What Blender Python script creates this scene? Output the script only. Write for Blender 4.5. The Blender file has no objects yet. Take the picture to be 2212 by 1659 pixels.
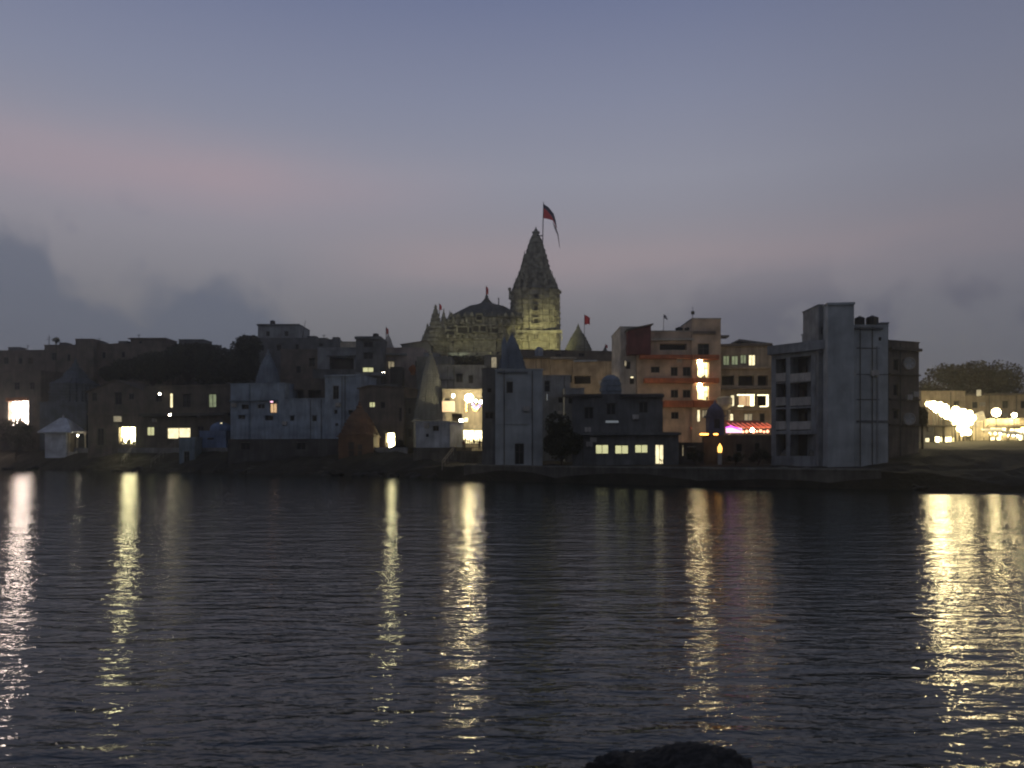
import bpy, bmesh, math, random
from mathutils import Vector, Matrix, noise
random.seed(7)
R = random.random
def U(a, b): return a + (b - a) * random.random()
sc = bpy.context.scene
COL = bpy.data.collections.new('scene'); sc.collection.children.link(COL)
F, CX, HY, CH = 1720.0, 1106.0, 972.0, 4.0
def P(x, y, D): return Vector(((x - CX) / F * D, D, CH + (HY - y) / F * D))
def zz(y, D): return CH + (HY - y) / F * D
def xx(x, D): return (x - CX) / F * D

# ------------------------------------------------------------------ tagging
def tag(o, label=None, cat=None, group=None, kind=None):
    if label: o['label'] = label
    if cat: o['category'] = cat
    if group: o['group'] = group
    if kind: o['kind'] = kind
    return o
def empty(name, loc, label, cat, rz=0.0, group=None):
    o = bpy.data.objects.new(name, None); COL.objects.link(o)
    o.location = loc; o.rotation_euler = (0, 0, rz); o.empty_display_size = 0.5
    return tag(o, label, cat, group)

# ------------------------------------------------------------------ materials
def nt(name):
    m = bpy.data.materials.new(name); m.use_nodes = True
    t = m.node_tree; return m, t, t.nodes['Principled BSDF']
_M = {}
def surf(name, col, rough=0.85, var=0.42, scale=0.45, streak=0.24, bump=0.3, fine=9.0, metal=0.0, spec=0.3):
    """weathered plaster / stone: blotches, vertical rain streaks, fine grain"""
    if name in _M: return _M[name]
    m, t, b = nt(name); N = t.nodes; L = t.links
    tc = N.new('ShaderNodeTexCoord')
    n1 = N.new('ShaderNodeTexNoise'); n1.inputs['Scale'].default_value = scale; n1.inputs['Detail'].default_value = 6
    L.new(tc.outputs['Object'], n1.inputs['Vector'])
    mp = N.new('ShaderNodeMapping'); mp.inputs['Scale'].default_value = (1.7, 1.7, 0.16)
    L.new(tc.outputs['Object'], mp.inputs['Vector'])
    n2 = N.new('ShaderNodeTexNoise'); n2.inputs['Scale'].default_value = 1.5; n2.inputs['Detail'].default_value = 4
    L.new(mp.outputs[0], n2.inputs['Vector'])
    n3 = N.new('ShaderNodeTexNoise'); n3.inputs['Scale'].default_value = fine; n3.inputs['Detail'].default_value = 3
    L.new(tc.outputs['Object'], n3.inputs['Vector'])
    def mr(src, lo, hi, a=0.3, c=0.7):
        k = N.new('ShaderNodeMapRange'); k.inputs[1].default_value = a; k.inputs[2].default_value = c
        k.inputs[3].default_value = lo; k.inputs[4].default_value = hi; L.new(src, k.inputs[0]); return k.outputs[0]
    a = mr(n1.outputs['Fac'], 1 - var, 1 + var * 0.6)
    c = mr(n2.outputs['Fac'], 1 - streak, 1.0, 0.35, 0.6)
    d = mr(n3.outputs['Fac'], 0.9, 1.08)
    def mul(x, y):
        k = N.new('ShaderNodeMath'); k.operation = 'MULTIPLY'; L.new(x, k.inputs[0]); L.new(y, k.inputs[1]); return k.outputs[0]
    f = mul(mul(a, c), d)
    vm = N.new('ShaderNodeVectorMath'); vm.operation = 'SCALE'; vm.inputs[0].default_value = col[:3]; L.new(f, vm.inputs['Scale'])
    L.new(vm.outputs[0], b.inputs['Base Color'])
    b.inputs['Roughness'].default_value = rough; b.inputs['Metallic'].default_value = metal
    b.inputs['Specular IOR Level'].default_value = spec
    if bump:
        bp = N.new('ShaderNodeBump'); bp.inputs['Strength'].default_value = bump; bp.inputs['Distance'].default_value = 0.08
        L.new(n3.outputs['Fac'], bp.inputs['Height']); L.new(bp.outputs[0], b.inputs['Normal'])
    _M[name] = m; return m
def glow(name, col, s, var=0.0, scale=1.2):
    if name in _M: return _M[name]
    m, t, b = nt(name); N = t.nodes; L = t.links
    b.inputs['Base Color'].default_value = (0.5, 0.5, 0.45, 1)
    b.inputs['Emission Color'].default_value = (*col, 1); b.inputs['Emission Strength'].default_value = s
    if var:
        tc = N.new('ShaderNodeTexCoord'); n = N.new('ShaderNodeTexNoise'); n.inputs['Scale'].default_value = scale
        L.new(tc.outputs['Object'], n.inputs['Vector'])
        k = N.new('ShaderNodeMapRange'); k.inputs[1].default_value = .35; k.inputs[2].default_value = .65
        k.inputs[3].default_value = s * (1 - var); k.inputs[4].default_value = s; L.new(n.outputs['Fac'], k.inputs[0])
        L.new(k.outputs[0], b.inputs['Emission Strength'])
    _M[name] = m; return m
WHITE = surf('weathered_whitewash', (.52, .54, .55)); PALE = surf('pale_plaster', (.50, .47, .42))
CREAM = surf('cream_plaster', (.62, .55, .42)); BEIGE = surf('beige_plaster', (.46, .37, .26))
BLUEW = surf('blue_limewash', (.20, .26, .31)); BLUEL = surf('light_blue_limewash', (.33, .39, .45))
GREY = surf('grey_plaster', (.30, .31, .31)); DGREY = surf('dark_grey_plaster', (.16, .165, .165))
BROWN = surf('brown_plaster', (.19, .155, .125)); DBROWN = surf('dark_brown_plaster', (.15, .125, .10))
DARKP = surf('sooty_plaster', (.09, .085, .08)); ORANGE = surf('saffron_paint', (.42, .13, .045))
ORBAND = surf('orange_band_paint', (.55, .17, .07)); MAROON = surf('maroon_cladding', (.17, .06, .06))
GREYT = surf('grey_tower_plaster', (.42, .445, .44), streak=.1, var=.3); PINKP = surf('pinkish_plaster', (.46, .38, .33))
STONE = surf('temple_sandstone', (.36, .34, .27), var=.6, scale=.9, streak=.25, bump=.6, fine=2.5)
STONED = surf('dark_temple_stone', (.22, .22, .19), var=.35, bump=.5)
STONEB = surf('slate_blue_stone', (.24, .28, .32), var=.25)
SLATE = surf('grey_spire_stone', (.25, .26, .25), var=.3)
QUAY = surf('quay_masonry', (.13, .12, .10), var=.4, bump=.8, fine=2)
ROCK = surf('wet_rock', (.045, .042, .035), rough=.8, var=.5, scale=1.5, bump=1.0, fine=5)
FRAME = surf('window_frame_paint', (.12, .12, .11), streak=.1, bump=0); PFRAME = surf('pale_window_frame', (.4, .4, .37), streak=.1, bump=0)
METAL = surf('dark_metal', (.06, .06, .06), rough=.5, metal=.6, bump=0); RUST = surf('rusty_rail', (.30, .27, .24), rough=.6, bump=0)
TANK = surf('black_plastic', (.02, .022, .028), rough=.45, bump=0); TANKB = surf('blue_grey_plastic', (.30, .34, .40), rough=.5, bump=0)
RED = surf('red_cloth', (.75, .06, .07), streak=.05, var=.15, bump=.1); NAVY = surf('navy_cloth', (.03, .03, .08), streak=.05, bump=.1)
PWCLOTH = surf('pale_cloth', (.5, .45, .45), streak=.05, bump=.1)
SKIN = surf('skin', (.20, .12, .08), streak=0, bump=0); CLOTHA = surf('dark_shirt', (.05, .05, .07), streak=0, bump=0); CLOTHB = surf('maroon_shirt', (.16, .04, .04), streak=0, bump=0)
BARK = surf('bark', (.07, .055, .04), bump=.8)
CANV = surf('grey_tarpaulin', (.33, .30, .28)); CONC = surf('concrete', (.28, .27, .25))
TIN = surf('corrugated_sheet', (.22, .21, .20), rough=.6)
def leafm(name, col):
    m, t, b = nt(name); N = t.nodes; L = t.links
    tc = N.new('ShaderNodeTexCoord'); n = N.new('ShaderNodeTexNoise'); n.inputs['Scale'].default_value = .8
    L.new(tc.outputs['Object'], n.inputs['Vector'])
    r = N.new('ShaderNodeMix'); r.data_type = 'RGBA'; r.inputs[6].default_value = (*[c * .55 for c in col], 1); r.inputs[7].default_value = (*[c * 1.5 for c in col], 1)
    L.new(n.outputs['Fac'], r.inputs[0]); L.new(r.outputs[2], b.inputs['Base Color'])
    b.inputs['Roughness'].default_value = .7; b.inputs['Specular IOR Level'].default_value = .2
    return m
LEAF = leafm('dark_foliage', (.045, .05, .03)); LEAF_LIT = leafm('olive_foliage_painted_lit', (.12, .10, .045))  # olive leaf colour raised to stand in for warm lamplight from beneath
def glass():
    m, t, b = nt('dark_window_glass'); b.inputs['Base Color'].default_value = (.012, .013, .014, 1)
    b.inputs['Roughness'].default_value = .25; b.inputs['Specular IOR Level'].default_value = .25; return m
GLASS = glass()
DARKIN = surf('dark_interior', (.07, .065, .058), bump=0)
L_WARM = glow('lit_window_warm', (1, .86, .50), 1.7, .35, 2.0); L_HOT = glow('lit_window_bright', (1, .90, .48), 40.0, .8, 1.1)
L_GRN = glow('lit_window_pale_green', (.62, .72, .36), .38, .5, 2); L_PALE = glow('lit_window_pale_yellow', (.86, .84, .42), .80, .18, .8)
L_DIM = glow('lit_window_dim', (1, .82, .48), .35, .6, 2.5); L_ORG = glow('lit_sign_orange', (1, .62, .30), .85, .25, 2)
L_PINKW = glow('lit_opening_rosy', (1, .80, .68), 60.0, .85, .9); L_SHOP = glow('lit_shop', (1, .86, .46), 6, .75, .9)
L_LAMP = glow('lamp_globe', (1, .82, .44), 110); L_LAMPS = glow('small_lamp', (1, .88, .65), 45); L_TUBE = glow('tube_light', (.9, .95, 1), 3.0)
L_TUBED = glow('dim_tube_light', (.6, .68, .75), .16); L_PINK = glow('pink_neon', (1, .10, .55), 2); L_PINKH = glow('white_pink_lamp', (1, .5, .66), 2.2)
L_RED = glow('red_orange_strip', (1, .16, .07), .8); L_BLUE = glow('blue_led', (.08, .06, 1), 18); L_AMB = glow('amber_led', (1, .55, .12), 16)
L_FIRE = glow('oil_lamp_glow', (1, .35, .06), 10); L_VIOL = glow('violet_neon', (.75, .08, 1), 2)

# ------------------------------------------------------------------ mesh builder
L_STAIR = glow('lit_stair_wall', (1, .86, .45), 2.6, .5, .9)
ROOMS = (L_HOT, L_SHOP, L_PINKW, L_STAIR)
class MB:
    def __init__(s): s.v = []; s.f = []
    def box(s, x0, x1, y0, y1, z0, z1):
        n = len(s.v)
        s.v += [(x0, y0, z0), (x1, y0, z0), (x1, y1, z0), (x0, y1, z0), (x0, y0, z1), (x1, y0, z1), (x1, y1, z1), (x0, y1, z1)]
        s.f += [tuple(n + i for i in q) for q in ((0, 3, 2, 1), (4, 5, 6, 7), (0, 1, 5, 4), (1, 2, 6, 5), (2, 3, 7, 6), (3, 0, 4, 7))]
    def quad(s, a, b, c, d):
        n = len(s.v); s.v += [a, b, c, d]; s.f.append((n, n + 1, n + 2, n + 3))
    def poly(s, pts):
        n = len(s.v); s.v += pts; s.f.append(tuple(range(n, n + len(pts))))
    def rings(s, rings, cap0=True, cap1=True):
        n = len(s.v); k = len(rings[0])
        for r in rings: s.v += [tuple(p) for p in r]
        for i in range(len(rings) - 1):
            for j in range(k):
                a = n + i * k + j; b = n + i * k + (j + 1) % k
                s.f.append((a, b, b + k, a + k))
        if cap0: s.f.append(tuple(n + j for j in reversed(range(k))))
        if cap1: s.f.append(tuple(n + (len(rings) - 1) * k + j for j in range(k)))
    def lathe(s, prof, cx=0, cy=0, seg=16, rib=0.0):
        s.rings([[(cx + r * (1 + (rib if j % 2 else 0)) * math.cos(2 * math.pi * j / seg), cy + r * (1 + (rib if j % 2 else 0)) * math.sin(2 * math.pi * j / seg), z) for j in range(seg)] for r, z in prof])
    def tube(s, pts, r0, r1=None, seg=7):
        r1 = r0 if r1 is None else r1; pts = [Vector(p) for p in pts]; rs = []
        for i, p in enumerate(pts):
            d = (pts[min(i + 1, len(pts) - 1)] - pts[max(i - 1, 0)]).normalized()
            a = d.orthogonal().normalized() if abs(d.z) < .9 else Vector((1, 0, 0)); b = d.cross(a).normalized(); a = b.cross(d)
            r = r0 + (r1 - r0) * i / max(1, len(pts) - 1)
            rs.append([p + r * (math.cos(t) * a + math.sin(t) * b) for t in [2 * math.pi * j / seg for j in range(seg)]])
        s.rings(rs)
    def build(s, name, mat, parent=None, bevel=0, smooth=False, loc=None):
        me = bpy.data.meshes.new(name); me.from_pydata([tuple(p) for p in s.v], [], s.f); me.update()
        bm = bmesh.new(); bm.from_mesh(me); bmesh.ops.recalc_face_normals(bm, faces=bm.faces); bm.to_mesh(me); bm.free()
        o = bpy.data.objects.new(name, me); COL.objects.link(o)
        for m in (mat if isinstance(mat, (list, tuple)) else [mat]): me.materials.append(m)
        if parent: o.parent = parent
        if loc is not None: o.location = loc
        if smooth:
            for p in me.polygons: p.use_smooth = True
        if bevel:
            md = o.modifiers.new('bevel', 'BEVEL'); md.width = bevel; md.segments = 1
        return o

# ------------------------------------------------------------------ terrain
SH = [(0, 168), (300, 146), (600, 130), (800, 123), (1000, 107.5), (1200, 97), (1500, 88), (1800, 83), (2212, 75.6)]
SHX = [(-400, 250)] + [(xx(a, D), D) for a, D in SH] + [(120, 60), (400, 30)]
def lerp(tab, x):
    if x <= tab[0][0]: return tab[0][1]
    for (a, b), (c, d) in zip(tab, tab[1:]):
        if x <= c: return b + (d - b) * (x - a) / (c - a)
    return tab[-1][1]
def shore(X): return lerp(SHX, X)
def smooth01(t): t = max(0, min(1, t)); return t * t * (3 - 2 * t)
def ground(X, Y):
    d = Y - shore(X)
    left = lerp([(-20, 1), (-8, 0)], X); right = lerp([(38, 0), (52, 1)], X)
    if d < 0: return max(-3, d * 0.6 - .25)
    hl = lerp([(0, -.2), (1.5, .7), (9, 4.1), (30, 4.3)], d)
    hm = lerp([(0, .1), (0.6, 1.85), (16, 2.1), (30, 2.4)], d)
    hr = lerp([(0, .0), (3, 1.2), (20, 4.0), (45, 4.5)], d)
    h = hl * left + hr * right + hm * (1 - left - right)
    return h + max(0, min(d, 240) - 30) * 0.045
def gnoise(X, Y):
    d = Y - shore(X); amp = .45 if d < 14 else .15
    if -8 < X < 40 and d < 16: amp = .12
    return amp * noise.noise(Vector((X * .35, Y * .35, 0))) + .4 * amp * noise.noise(Vector((X * 1.3, Y * 1.3, 5)))
xs = [-400, -330, -270, -220, -180, -150, -130] + [-118 + .9 * i for i in range(int(180 / .9))] + [66, 80, 100, 130, 180, 250, 400]
ds = [-12, -6, -3, -1.5, -.6, -.2, 0, .3, .6, 1, 1.5, 2, 2.6, 3.2, 4, 4.8, 5.6, 6.4, 7.2, 8, 9, 10, 11.5, 13, 15, 17, 20, 24, 30, 38, 50, 65, 90, 120, 160, 240, 400, 800, 2000]
m = MB()
for X in xs:
    for d in ds:
        Y = shore(X) + d; m.v.append((X, Y, ground(X, Y) + (gnoise(X, Y) if d > -.5 else 0)))
nd = len(ds)
for i in range(len(xs) - 1):
    for j in range(nd - 1):
        a = i * nd + j; m.f.append((a, a + nd, a + nd + 1, a + 1))
EARTH = surf('bank_earth', (.042, .037, .026), rough=.95, var=.5, scale=.35, streak=0, bump=1.0, fine=3)
tag(m.build('ground', EARTH), kind='structure')
# camera-side shore
m = MB(); nx = 60
for i in range(nx + 1):
    X = -60 + 2 * i
    for Y, z in ((-40, 2.6), (-6, 2.5), (0, 2.3), (3, 1.2), (5, .5), (7, -.2), (12, -1.6)):
        m.v.append((X, Y, z + .12 * noise.noise(Vector((X, Y, 1)))))
for i in range(nx):
    for j in range(6):
        a = i * 7 + j; m.f.append((a, a + 7, a + 8, a + 1))
tag(m.build('near_shore', EARTH), kind='structure')
# quay wall with coping along the middle of the bank
m = MB(); c = MB(); st = MB()
prev = None
pts = []
x = 1002
while x < 1905:
    D = lerp(SH, x) + .15; pts.append(Vector((xx(x, D), D, 0))); x += 22
def ribbon(mb, pts, y0, y1, z0, z1, jit=0):
    for a, b in zip(pts, pts[1:]):
        n = len(mb.v)
        for p in (a, b):
            for dy, z in ((y0, z0), (y1, z0), (y1, z1), (y0, z1)): mb.v.append((p.x, p.y + dy, z))
        mb.f += [(n, n + 4, n + 7, n + 3), (n + 3, n + 7, n + 6, n + 2), (n, n + 1, n + 5, n + 4), (n + 1, n + 2, n + 6, n + 5)]
ribbon(m, pts, 0, 1.0, -2, 1.88); ribbon(c, pts, -.12, 1.1, 1.883, 2.06)
q = m.build('quay_wall', QUAY); tag(q, kind='structure')
c.build('coping', surf('quay_coping', (.22, .21, .18), bump=.5), q)
# left terrace slab edge
tp = [Vector((xx(a, lerp(SH, a) + 9.6), lerp(SH, a) + 9.6, 0)) for a in range(160, 900, 20)]
m = MB(); ribbon(m, tp, 0, 6, 3.4, 4.42); tag(m.build('terrace', CONC), kind='structure')

# ------------------------------------------------------------------ water
def water():
    m, t, b = nt('river_water'); N = t.nodes; L = t.links
    b.inputs['Base Color'].default_value = (.028, .036, .027, 1); b.inputs['Roughness'].default_value = .055
    b.inputs['IOR'].default_value = 1.33
    tc = N.new('ShaderNodeTexCoord')
    def lay(sx, sy, detail, dist, rot=0):
        mp = N.new('ShaderNodeMapping'); mp.inputs['Scale'].default_value = (sx, sy, 1); mp.inputs['Rotation'].default_value = (0, 0, rot)
        L.new(tc.outputs['Object'], mp.inputs['Vector'])
        n = N.new('ShaderNodeTexNoise'); n.inputs['Scale'].default_value = 1; n.inputs['Detail'].default_value = detail; n.inputs['Roughness'].default_value = .55
        n.inputs['Distortion'].default_value = .4
        L.new(mp.outputs[0], n.inputs['Vector'])
        k = N.new('ShaderNodeMath'); k.operation = 'MULTIPLY'; k.inputs[1].default_value = dist; L.new(n.outputs['Fac'], k.inputs[0]); return k.outputs[0]
    def add(a, c):
        k = N.new('ShaderNodeMath'); k.operation = 'ADD'; L.new(a, k.inputs[0]); L.new(c, k.inputs[1]); return k.outputs[0]
    h = add(add(lay(.25, .85, 2, .085, .08), lay(1.1, 2.8, 3, .055, -.10)), lay(3.5, 8, 2, .009, .2))
    bp = N.new('ShaderNodeBump'); bp.inputs['Strength'].default_value = 1.0; bp.inputs['Distance'].default_value = 1.0
    L.new(h, bp.inputs['Height']); L.new(bp.outputs[0], b.inputs['Normal'])
    return m
m = MB(); m.quad((-420, -2, 0), (420, -2, 0), (420, 300, 0), (-420, 300, 0))
tag(m.build('water', water()), kind='structure')

# ------------------------------------------------------------------ facade builder
class Fac:
    """a wall line on the map between two points; maps photo measurements to wall coordinates"""
    def __init__(s, x0, D0, x1, D1):
        s.A = Vector((xx(x0, D0), D0)); s.B = Vector((xx(x1, D1), D1)); s.L = (s.B - s.A).length
        s.rz = math.atan2(s.B.y - s.A.y, s.B.x - s.A.x); s.d = (s.B - s.A).normalized()
    def u(s, x):
        k = (x - CX) / F; t = (k * s.A.y - s.A.x) / (s.d.x - k * s.d.y); return t
    def z(s, x, y): Y = s.A.y + s.d.y * s.u(x); return zz(y, Y)
def building(name, label, x0, D0, x1, D1, yt, mat, depth=9, wins=(), bands=(), cat='building', coping=True, zb=None, group=None, cop_m=None, gable=None):
    f = Fac(x0, D0, x1, D1); mid = (f.A + f.B) / 2
    z0 = (ground(mid.x, mid.y) - 1.0) if zb is None else zb
    H = f.z((x0 + x1) / 2, yt) - z0
    root = empty(name, (f.A.x, f.A.y, z0), label, cat, f.rz, group)
    root['_h'] = H
    holes = []
    for w in wins:
        xa, ya, xb, yb, kd = w[:5]; xm = (xa + xb) / 2
        u0, u1 = sorted((f.u(xa), f.u(xb))); h1 = f.z(xm, ya) - z0; h0 = f.z(xm, yb) - z0
        holes.append((max(.03, u0), min(f.L - .03, u1), max(.05, h0), min(H - .05, h1), kd))
    us = sorted(set([0, f.L] + [round(h[0], 4) for h in holes] + [round(h[1], 4) for h in holes]))
    zs = sorted(set([0, H] + [round(h[2], 4) for h in holes] + [round(h[3], 4) for h in holes]))
    w = MB()
    for a, b in zip(us, us[1:]):
        for c, d in zip(zs, zs[1:]):
            um, zm = (a + b) / 2, (c + d) / 2
            if any(h[0] < um < h[1] and h[2] < zm < h[3] for h in holes): continue
            w.quad((a, 0, c), (b, 0, c), (b, 0, d), (a, 0, d))
    for h in holes:
        dp = 1.8 if h[4] == 'o' else (1.0 if h[4] in ROOMS else .22)
        a, b, c, d = h[:4]
        w.quad((a, 0, c), (a, dp, c), (a, dp, d), (a, 0, d)); w.quad((b, 0, c), (b, dp, c), (b, dp, d), (b, 0, d))
        w.quad((a, 0, c), (b, 0, c), (b, dp, c), (a, dp, c)); w.quad((a, 0, d), (b, 0, d), (b, dp, d), (a, dp, d))
    w.quad((0, 0, 0), (0, depth, 0), (0, depth, H), (0, 0, H)); w.quad((f.L, 0, 0), (f.L, depth, 0), (f.L, depth, H), (f.L, 0, H))
    w.quad((0, depth, 0), (f.L, depth, 0), (f.L, depth, H), (0, depth, H))
    if gable:
        gu, gz = f.u(gable[0]), f.z(gable[0], gable[1]) - z0
        w.poly([(0, 0, H), (f.L, 0, H), (gu, 0, gz)]); w.poly([(0, depth, H), (f.L, depth, H), (gu, depth, gz)])
    w.build('wall', mat, root)
    if gable:
        r = MB(); e = .35
        for sx, ex in ((0, -e), (f.L, e)):
            dz = (gz - H) / abs(gu - sx) * e
            r.rings([[(sx + ex, -e, H - dz + .02), (gu, -e, gz + .02), (gu, -e, gz + .2), (sx + ex, -e, H - dz + .2)],
                     [(sx + ex, depth + e, H - dz + .02), (gu, depth + e, gz + .02), (gu, depth + e, gz + .2), (sx + ex, depth + e, H - dz + .2)]])
        r.build('roof', DBROWN, root)
    else:
        r = MB(); r.box(.02, f.L - .02, .03, depth - .03, H - .5, H - .35)
        r.build('roof', CONC, root)
        if coping:
            c = MB(); o = .09; t = .22; h0, h1 = H + .003, H + .14
            c.box(-o, f.L + o, -o, t, h0, h1); c.box(-o, f.L + o, depth - t, depth + o, h0, h1)
            c.box(-o, t, t + .002, depth - t - .002, h0, h1); c.box(f.L - t, f.L + o, t + .002, depth - t - .002, h0, h1)
            c.build('parapet', cop_m or mat, root)
    for a, b, c, d, kd in holes:
        if kd == 'o':
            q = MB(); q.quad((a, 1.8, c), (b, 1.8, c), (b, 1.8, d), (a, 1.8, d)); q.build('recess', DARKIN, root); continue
        if kd in ROOMS:
            q = MB(); q.quad((a, .99, c), (b, .99, c), (b, .99, d), (a, .99, d)); rm = q.build('lit_room', kd, root)
            g = MB(); wd = b - a; hh = d - c; n = max(3, int(wd / .3)); rg = random.Random(int(a * 100 + c * 10))
            for i in range(n):
                x_ = a + wd * (i + .1) / n; g.box(x_, x_ + wd / n * .8, .45, .45 + rg.uniform(.1, .4), c + .01, c + hh * rg.choice([.08, .15, .3, .12, .42, .22]))
            g.box(a + .02, a + wd * .28, .85, .95, c + hh * .55, c + hh * .59); g.box(b - wd * .35, b - .02, .85, .95, c + hh * .62, c + hh * .66)
            gd = g.build('goods', DBROWN, rm); gd['kind'] = 'stuff'
            g = MB(); g.box(a + wd * .62, a + wd * .66, .02, .08, c, d); g.box(a, b, -.25, -.003, d + .02, d + .1); g.build('door_frame', FRAME, root); continue
        fr = MB(); t = min(.09, (b - a) * .12); y0, y1 = .10, .17
        fr.box(a, a + t, y0, y1, c, d); fr.box(b - t, b, y0, y1, c, d); fr.box(a + t, b - t, y0, y1, c, c + t); fr.box(a + t, b - t, y0, y1, d - t, d)
        isdoor = (d - c) > 1.55 * (b - a) and (b - a) < 2.2
        if (b - a) > 1.0: um = (a + b) / 2; fr.box(um - t * .4, um + t * .4, y0, y1, c + t, d - t)
        if (d - c) > 1.6 and kd in ('d',): zm = c + (d - c) * .6; fr.box(a + t, b - t, y0 + .01, y1 - .01, zm - t * .4, zm + t * .4)
        fo = fr.build('door' if isdoor else 'window', FRAME if kd != 'p' else PFRAME, root)
        p = MB(); p.quad((a, .2, c), (b, .2, c), (b, .2, d), (a, .2, d))
        p.build('pane', {'d': GLASS, 'p': GLASS}.get(kd, kd if not isinstance(kd, str) else GLASS), fo)
        if kd in ('d', 'p') and (b - a) > .7 and not isdoor:
            s = MB(); s.box(a - .12, b + .12, -.35, -.003, d + .06, d + .13); s.build('sunshade', mat, fo)
    rg = random.Random(int(abs(f.A.x) * 37 + f.A.y * 11))
    if f.L > 3.5 and cat == 'building' and D0 < 160:
        for k in range(2):                                   # rain pipe and a box unit, kept clear of the openings
            px_ = rg.uniform(.1, .95) * f.L
            if all(not (h[0] - .2 < px_ < h[1] + .2) for h in holes):
                g = MB(); g.tube([(px_, -.12, .3), (px_, -.12, H - .1)], .06, seg=6); g.build('drain_pipe', FRAME, root)
            bx_, bz_ = rg.uniform(.3, f.L - 1.2), rg.uniform(.45, .85) * H
            if all(bx_ + 1.0 < h[0] or bx_ - .1 > h[1] or bz_ + .8 < h[2] or bz_ - .1 > h[3] for h in holes):
                g = MB(); g.box(bx_, bx_ + .85, -.42, -.06, bz_, bz_ + .6); g.box(bx_ + .1, bx_ + .2, -.4, -.003, bz_ - .12, bz_ - .002); g.box(bx_ + .65, bx_ + .75, -.4, -.003, bz_ - .12, bz_ - .002); g.build('air_conditioner', PALE, root)
    for bd in bands:
        xa, ya, xb, yb, bm_, pr, nm = bd
        xm = (xa + xb) / 2; u0, u1 = sorted((f.u(xa), f.u(xb)))
        q = MB(); q.box(u0, u1, -pr, -.003, f.z(xm, yb) - z0, f.z(xm, ya) - z0); q.build(nm, bm_, root)
    return root, f, z0, H

# ------------------------------------------------------------------ shikhara spire (stacked carved courses)
def ratha(w, jit=0.0):
    k = [(1, 0), (1, .26), (.94, .28), (.94, .52), (.86, .55), (.86, .76), (.76, .78), (.76, .76)]
    q = [(1.0, .25), (.93, .27), (.93, .52), (.84, .54), (.84, .74), (.74, .76)]
    pts = []
    for s in range(4):
        for a, b in [(1.0, -.25)] + q + [(b2, a2) for a2, b2 in reversed(q)][1:-1]:
            # quarter from facing +x to facing +y
            ang = s * math.pi / 2; ca, sa = math.cos(ang), math.sin(ang)
            pts.append(((a * ca - b * sa) * w, (a * sa + b * ca) * w))
    return pts
def spire_mesh(mb, cx, cy, prof, nl, groove=.93, tooth=.0):
    """prof: list of (z, halfwidth) bottom to top; nl courses with grooves between them"""
    z0, z1 = prof[0][0], prof[-1][0]; rs = []
    for i in range(nl):
        za = z0 + (z1 - z0) * i / nl; zb_ = z0 + (z1 - z0) * (i + .62) / nl; zc = z0 + (z1 - z0) * (i + .64) / nl; zd = z0 + (z1 - z0) * (i + .99) / nl
        wa, wb = lerp(prof, za), lerp(prof, zb_)
        e = 1 + tooth * (i % 3 == 0)
        for z, w in ((za, wa * e), (zb_, wb * e * .985), (zc, wb * groove), (zd, lerp(prof, zd) * groove)):
            rs.append([(cx + a, cy + b, z) for a, b in ratha(w)])
    mb.rings(rs)
def kalash(mb, cx, cy, z, r, h):
    mb.lathe([(r * 1.25, z), (r * 1.35, z + h * .08), (r * .8, z + h * .14), (r * .55, z + h * .18), (r, z + h * .3), (r * .95, z + h * .42), (r * .35, z + h * .55), (r * .5, z + h * .62), (r * .15, z + h * .8), (r * .04, z + h)], cx, cy, 14)
def amalaka(mb, cx, cy, z, r, h):
    mb.lathe([(r * .6, z), (r * .95, z + h * .2), (r, z + h * .5), (r * .95, z + h * .8), (r * .6, z + h)], cx, cy, 28, -.12)
def small_temple(name, label, xc, D, prof_px, ybase, mat, nl=14, depth_body=None, bodyw=None, bodyy=None, wins=(), finial=True):
    """prof_px: (y, halfwidth px) bottom->top of the spire; a body box below it"""
    s = D / F; zb = zz(ybase, D); root = empty(name, (xx(xc, D), D + prof_px[0][1] * s, zb), label, 'temple')
    prof = [(zz(y, D) - zb, w * s) for y, w in prof_px]
    m = MB(); spire_mesh(m, 0, 0, prof, nl, .92, .03)
    sp = m.build('spire', mat, root)
    if finial:
        m = MB(); w = prof[-1][1]; z = prof[-1][0]
        amalaka(m, 0, 0, z - .02, w * 1.25, w * .9); kalash(m, 0, 0, z + w * .85, w * .6, w * 2.4); m.build('finial', mat, root)
    gz = ground(xx(xc, D), D + prof_px[0][1] * s)
    if not bodyw and zb - gz > 1 and D > 106.5:
        w = prof_px[0][1] * s * .98; m = MB(); m.box(-w, w, -w, w, gz - zb - .5, -.003); m.build('plinth', mat, root)
    if bodyw:
        w = bodyw * s; h = prof[0][0]; m = MB(); m.box(-w, w, -w, w, -1.2, h - .003)
        b = m.build('wall', mat, root)
        m = MB(); e = w + .25; m.box(-e, e, -e, e, h - .45, h - .25); m.box(-e + .1, e - .1, -e + .1, e - .1, h * .45, h * .45 + .15); m.build('cornice', mat, root)
        for (xa, ya, xb, yb) in wins:
            a, b_, c, d = (xa - xc) * s, (xb - xc) * s, zz(yb, D) - zb, zz(ya, D) - zb
            m = MB(); t = .1; m.box(a - t, a, -w - .12, -w - .003, c, d + t); m.box(b_, b_ + t, -w - .12, -w - .003, c, d + t); m.box(a, b_, -w - .12, -w - .003, d, d + t)
            fr = m.build('doorway', mat, root); m = MB(); m.quad((a, -w - .02, c), (b_, -w - .02, c), (b_, -w - .02, d), (a, -w - .02, d)); m.build('opening', DARKIN, fr)
    return root

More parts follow.
